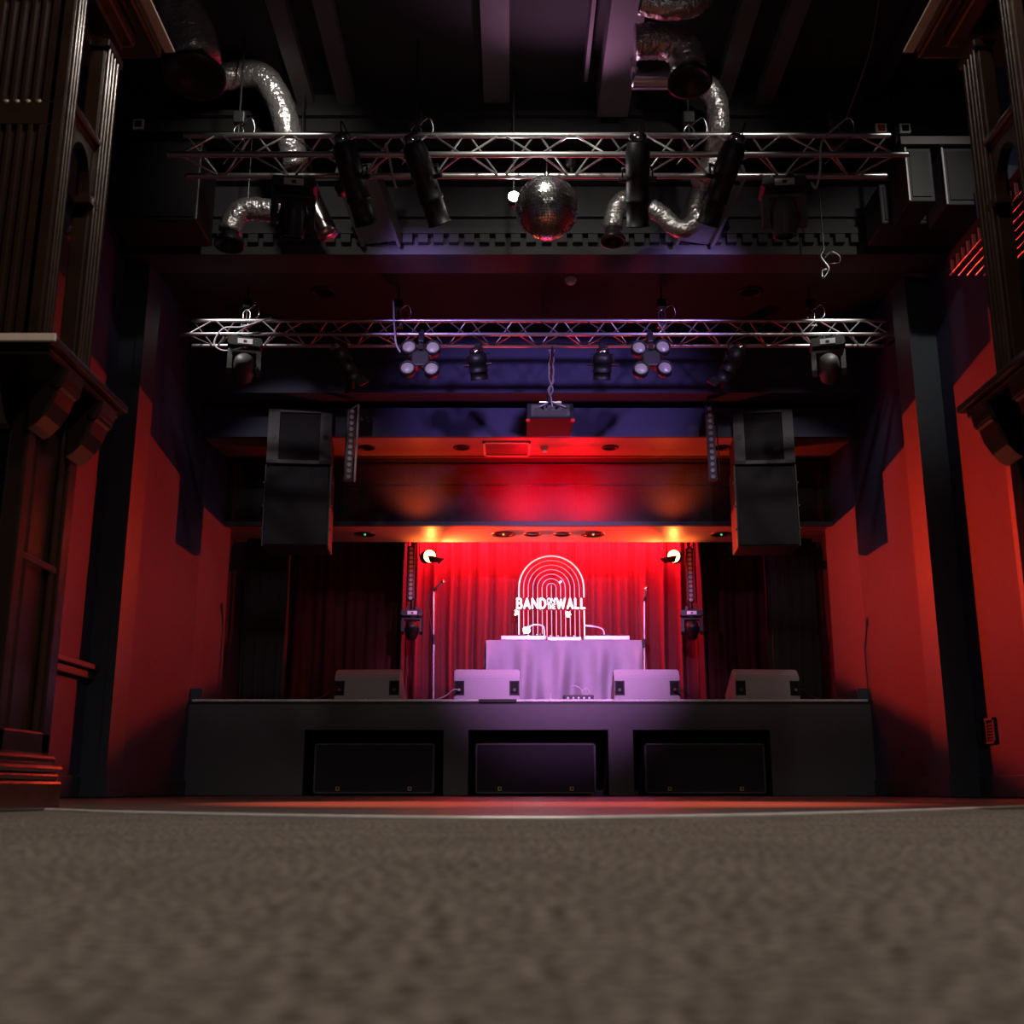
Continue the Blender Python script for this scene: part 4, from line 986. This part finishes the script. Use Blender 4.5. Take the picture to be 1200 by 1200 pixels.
# ================================================================== high side speakers
t = thing('wall_shelf', 'white edged shelf high on the right above the speakers', 'shelf', (2.95, 8.5, 4.95))
a = at(1055, 165, 7.9); b = at(1150, 172, 7.9)
so = Vector((a.x, 7.9, a.z)); t.location = so
MB().box((0, 0, -.03), (XR - a.x - .002, .5, .03)).build('board', 'cab', t)
MB().box((0, -.012, -.035), (XR - a.x - .002, 0, .035)).build('front_lip', 'joist', t)
MB().obox((.05, .2, .03), (.05, .2, CEIL - a.z), .03, .03).build('bracket', 'blackm', t)
z1 = a.z - .03
def hang_box(label, x0, x1, y0, yb, ang):
    p0 = at(x0, y0, 7.95); p1 = at(x1, yb, 7.95); w_ = min(p1.x, XR - .03) - p0.x; h = z1 - p1.z
    t = thing('side_speaker', label, 'speaker', (p0.x, 7.95, z1), (0, 0, ang), 'high side speakers')
    MB().box((0, 0, -h), (w_, .4, -.002), .01).build('cabinet', 'cab', t)
    MB().box((.03, -.012, -h + .04), (w_ - .03, 0, -.04)).build('grille', 'black', t)
    MB().box((-.006, -.016, -h), (.006, 0, -.002)).build('edge_strip', 'gear', t)
hang_box('narrow speaker under the high shelf at right', 1060, 1097, 175, 236, 0)
hang_box('wide speaker under the high shelf at right', 1103, 1190, 175, 240, 0)
t = thing('side_speaker', 'large black speaker in the dark high at left', 'speaker', (at(140, 165, 8.1).x, 8.1, at(140, 258, 8.1).z))
wd = at(238, 165, 8.1).x - at(140, 165, 8.1).x; hh = at(140, 165, 8.1).z - at(140, 258, 8.1).z
MB().box((0, 0, 0), (wd, .45, hh), .015).build('cabinet', 'black', t)
MB().box((.03, -.012, .03), (wd - .03, 0, hh - .03)).build('grille', 'matte', t)
MB().cyl((wd / 2, .2, hh), (wd / 2, .2, CEIL - t.location.z), .02, n=8).build('drop_pole', 'blackm', t)
t = thing('side_speaker', 'black speaker hanging low behind the right truss end', 'speaker', (at(1028, 200, 8.4).x, 8.4, at(1028, 262, 8.4).z))
wd = min(at(1150, 200, 8.4).x, XR - .03) - at(1028, 200, 8.4).x; hh = at(1028, 215, 8.4).z - at(1028, 262, 8.4).z
MB().box((0, 0, 0), (wd, .4, hh), .015).build('cabinet', 'black', t)
MB().box((.03, -.012, .03), (wd - .03, 0, hh - .03)).build('grille', 'grill', t)
MB().cyl((wd / 2, .2, hh), (wd / 2, .2, CEIL - t.location.z), .02, n=8).build('drop_pole', 'blackm', t)
# sockets
for x, y, lab, red in ((1033, 150, 'square pale wall box with red face at upper right', True), (1061, 150, 'square pale wall box with dark face at upper right', False), (162, 145, 'square pale wall box at upper left beside the pillar', False)):
    p = at(x, y, 8.13); t = thing('wall_box', lab, 'socket', (p.x, 8.13, p.z))
    MB().box((-.045, 0, -.045), (.045, .03, .045), .004).build('plate', 'white', t)
    MB().box((-.028, -.006, -.028), (.028, 0, .028)).build('face', 'redplastic' if red else 'black', t)
# heater with bars on the right wall
p = at(1113, 324, 7.4); q = at(1160, 268, 6.5)
t = thing('bar_heater', 'slatted heater with red lit bars high at right', 'heater', (XR - .02, 7.0, 3.75))
hz = 3.95; t.location = (3.0, 6.9, hz)
# long tray running along the wall; bars across its underside
p = at(1114, 322, 7.2); L_ = 1.3; X0 = p.x; Z0 = p.z
t.location = (X0, 7.2, Z0)
MB().box((0, -L_, .10), (.42, 0, .16)).build('canopy', 'blackm', t)
for k in range(14): MB().box((0, -.02 - L_ * k / 14, 0), (.02, -.035 - L_ * k / 14, .10)).build('guard_rib', 'gear', t)
for k in range(7): MB().cyl((.0 + .06 * k, -L_, 0), (.0 + .06 * k, 0, 0), .007, n=6).build('guard_bar', 'steel', t)
MB().box((.42, -.8, .02), (XR - X0 - .002, -.72, .12)).build('wall_arm', 'blackm', t)
# vent on right wall
v0 = 9.0
for _ in range(1):
    Yv = None
d_ = XR / ((1158 - 600) / FPX); Yv = (d_ - .5 * .2436) / .97
zv0 = at(1158, 872, Yv).z; zv1 = at(1158, 842, Yv).z
t = thing('wall_vent', 'small louvred vent low on the right wall', 'vent', (XR - .002, Yv, zv0))
hh = zv1 - zv0
mb = MB(); mb.box((-.02, -.16, 0), (0, -.13, hh)); mb.box((-.02, .13, 0), (0, .16, hh)); mb.box((-.02, -.16, 0), (0, .16, .02)); mb.box((-.02, -.16, hh - .02), (0, .16, hh)); mb.box((-.018, -.012, 0), (0, .012, hh)); mb.build('frame', 'trimpaint', t)
MB().box((-.004, -.13, .02), (0, .13, hh - .02)).build('opening', 'matte', t)
mb = MB()
for k in range(6): mb.box((-.014, -.13, .03 + (hh - .06) * k / 6), (-.004, .13, .04 + (hh - .06) * k / 6))
mb.build('louvres', 'trimpaint', t)

# ================================================================== wooden pillars
def pillar(label, X, s):
    """X: inner face of the pillar; s=-1 pillar extends to the left, +1 to the right"""
    Y0, Y1 = 2.70, 3.03; W_ = .52
    t = thing('wooden_pillar', label, 'pillar', (X + s * W_ / 2, (Y0 + Y1) / 2, 0)); o = t.location.copy()
    def bx(mb, xa, xb, ya, yb, za, zb, bev=.0): return mb.box((X + s * xa, ya, za), (X + s * xb, yb, zb), bev)
    # base
    mb = MB(); bx(mb, -.03, W_ + .03, Y0 - .05, Y1 + .03, -.004, .075, .008); bx(mb, -.024, W_, Y0 - .04, Y1 + .02, .075, .095, .008); bx(mb, -.03, W_, Y0 - .045, Y1 + .028, .095, .115, .009); bx(mb, -.015, W_, Y0 - .02, Y1 + .012, .115, .14, .008)
    mb.build('base', 'wood', t, o)
    # lower shaft with recessed panel framed by mouldings
    mb = MB(); bx(mb, .02, W_, Y0 + .02, Y1 - .02, .14, 1.12)
    bx(mb, 0, .05, Y0, Y0 + .05, .14, 1.12, .006); bx(mb, 0, .05, Y1 - .06, Y1, .14, 1.12, .006); bx(mb, W_ - .05, W_, Y0, Y0 + .05, .14, 1.12, .006)
    bx(mb, .0, .04, Y0, Y1, .14, .20, .006); bx(mb, .0, W_, Y0, Y0 + .04, .14, .20, .006)
    for yy in (Y0 + .065, Y0 + .08, Y1 - .09, Y1 - .075): mb.cyl((X + s * .012, yy, .2), (X + s * .012, yy, 1.1), .007, n=8)
    for zz in (.62,): bx(mb, .004, .03, Y0 + .05, Y1 - .06, zz, zz + .02, .004)
    mb.build('lower_shaft', 'wood', t, o)
    # shelf
    mb = MB(); bx(mb, -.095, W_ + .1, Y0 - .12, Y1 + .095, 1.135, 1.155, .004); bx(mb, -.075, W_ + .08, Y0 - .10, Y1 + .075, 1.112, 1.135, .006)
    sh = mb.build('shelf', 'wood', t, o)
    mb = MB(); bx(mb, -.098, W_ + .1, Y0 - .126, Y0 - .119, 1.136, 1.157, .002)
    mb.build('lit_edge', 'litedge', sh, o)  # front edge painted pale, as if catching the house lamps
    # corbels under the shelf
    prof = [(0, 0), (.09, 0), (.088, -.03), (.078, -.055), (.070, -.06), (.060, -.095), (.040, -.13), (.018, -.155), (0, -.165)]
    for yc in (Y0 + .04, Y1 - .04):
        mb = MB(); mb.prism([(X - s * u, 1.112 + v) for u, v in prof], 'y', yc - .05, yc + .05)
        mb.cyl((X - s * .068, yc - .054, 1.112 - .04), (X - s * .068, yc + .054, 1.112 - .04), .016, n=12)
        mb.build('corbel', 'wood', t, o)
    for xc in (.05, .30):
        mb = MB(); mb.prism([(Y0 - u * 1.1, 1.112 + v) for u, v in prof], 'x', X + s * (xc), X + s * (xc + .10)); mb.build('corbel', 'wood', t, o)
    # upper pilaster (front): fluted board
    zb, zt = 1.155, 2.30
    mb = MB(); bx(mb, .05, W_, Y0 + .012, Y0 + .05, zb, zt + .3)
    fl = [.075, .105, .135, .165, .195]
    edges = [.03] + [v for f in fl for v in (f - .0085, f + .0085)] + [.30]
    segs = [(edges[i], edges[i + 1]) for i in range(0, len(edges), 2)]
    for za, zc_ in ((zb + .03, 1.83), (1.90, zt)):
        for a_, b_ in segs: bx(mb, a_, b_, Y0, Y0 + .014, za, zc_, .002)
    for za, zc_ in ((zb, zb + .03), (1.83, 1.90)): bx(mb, .03, .30, Y0, Y0 + .014, za, zc_, .002)
    mb.build('fluted_front', 'wood', t, o)
    mb = MB()
    for f in fl:
        mb.sphere((X + s * f, Y0 + .006, 1.90), .009, 8); mb.sphere((X + s * f, Y0 + .006, zb + .032), .009, 8)
    mb.build('flute_end', 'woodedge', t, o)
    # open side frame: front stile, back stile with reeded shafts, transom, arch
    mb = MB(); bx(mb, 0, .05, Y0, Y0 + .06, zb, zt + .3, .006)
    for yy in (Y0 + .012, Y0 + .030, Y0 + .048): mb.cyl((X - s * .004, yy, zb), (X - s * .004, yy, zt + .2), .007, n=8)
    mb.build('front_stile', 'wood', t, o)
    mb = MB(); bx(mb, 0, .05, Y1 - .10, Y1, zb, zt - .05, .006)
    for yy in (Y1 - .09, Y1 - .068, Y1 - .045, Y1 - .02): mb.cyl((X - s * .006, yy, zb), (X - s * .006, yy, zt - .06), .009, n=8)
    bx(mb, -.015, .05, Y1 - .11, Y1 + .01, zt - .06, zt - .03, .006); bx(mb, -.012, .04, Y1 - .125, Y1 - .06, 1.705, 1.73, .004)
    mb.build('back_stile', 'wood', t, o)
    mb = MB(); bx(mb, -.012, .04, Y0 + .05, Y1 - .09, 1.905, 1.925, .004); bx(mb, 0, .04, Y0 + .05, Y1 - .09, 1.89, 1.905, .003)
    mb.build('transom', 'wood', t, o)
    # arch spandrel
    ya, yb = Y0 + .06, Y1 - .10; yc = (ya + yb) / 2; r = (yb - ya) / 2 - .006
    pts = [(ya, 1.89), (ya, 1.72)] + [(yc - r * math.cos(PI * k / 14), 1.72 + (r + .06) * math.sin(PI * k / 14)) for k in range(15)] + [(yb, 1.72), (yb, 1.89)]
    mb = MB(); mb.prism(pts, 'x', X + s * .004, X + s * .035); mb.build('arch', 'wood', t, o)
    # frieze, cornice
    mb = MB(); bx(mb, 0.0, W_, Y0, Y1 + .02, 2.32, 2.42); bx(mb, -.03, W_, Y0 - .04, Y1 + .06, 2.36, 2.40, .01); bx(mb, -.075, W_ + .1, Y0 - .12, Y1 + .17, 2.40, 2.47, .01)
    c_ = mb.build('cornice', 'wood', t, o)
    mb = MB(); bx(mb, -.108, -.075, Y0 - .15, Y1 + .19, 2.440, 2.448, .001); mb.build('cornice_edge', 'litedge', c_, o)  # edge strip in the same painted highlight tone
    mb = MB(); bx(mb, .05, W_, Y0 + .05, Y1, 2.25, 2.32); bx(mb, .40, W_, Y0 + .05, Y1, zb, 2.32); mb.build('rear_panel', 'wood', t, o)
    return t
pillar('carved dark wooden pillar at the left edge of the carpet', -1.235, -1)
pillar('carved dark wooden pillar at the right edge of the carpet', 1.415, 1)

# ================================================================== house lamps behind the camera
for p, lab in (((1.391, 1.2, 4.231), 'lit house spotlight over the right of the carpet'), ((0.084, 1.2, 4.273), 'lit house spotlight over the middle of the carpet')):
    t = thing('house_spotlight', lab, 'stage light', Vector(p) + Vector((0, -.15, .10)))
    dd = Vector((0, .8, -.6))
    MB().lathe((0, 0, 0), -dd, [(0, .075), (.0, .082), (.16, .075), (.2, .03), (.2, 0)], 18).build('housing', 'black', t)
    MB().sphere(dd.normalized() * .05, .075, 14).build('bulb', 'bulb', t)
    MB().cyl((0, -.12, .10), (0, -.12, CEIL - p[2] - .10), .012, n=8).build('drop_rod', 'blackm', t)
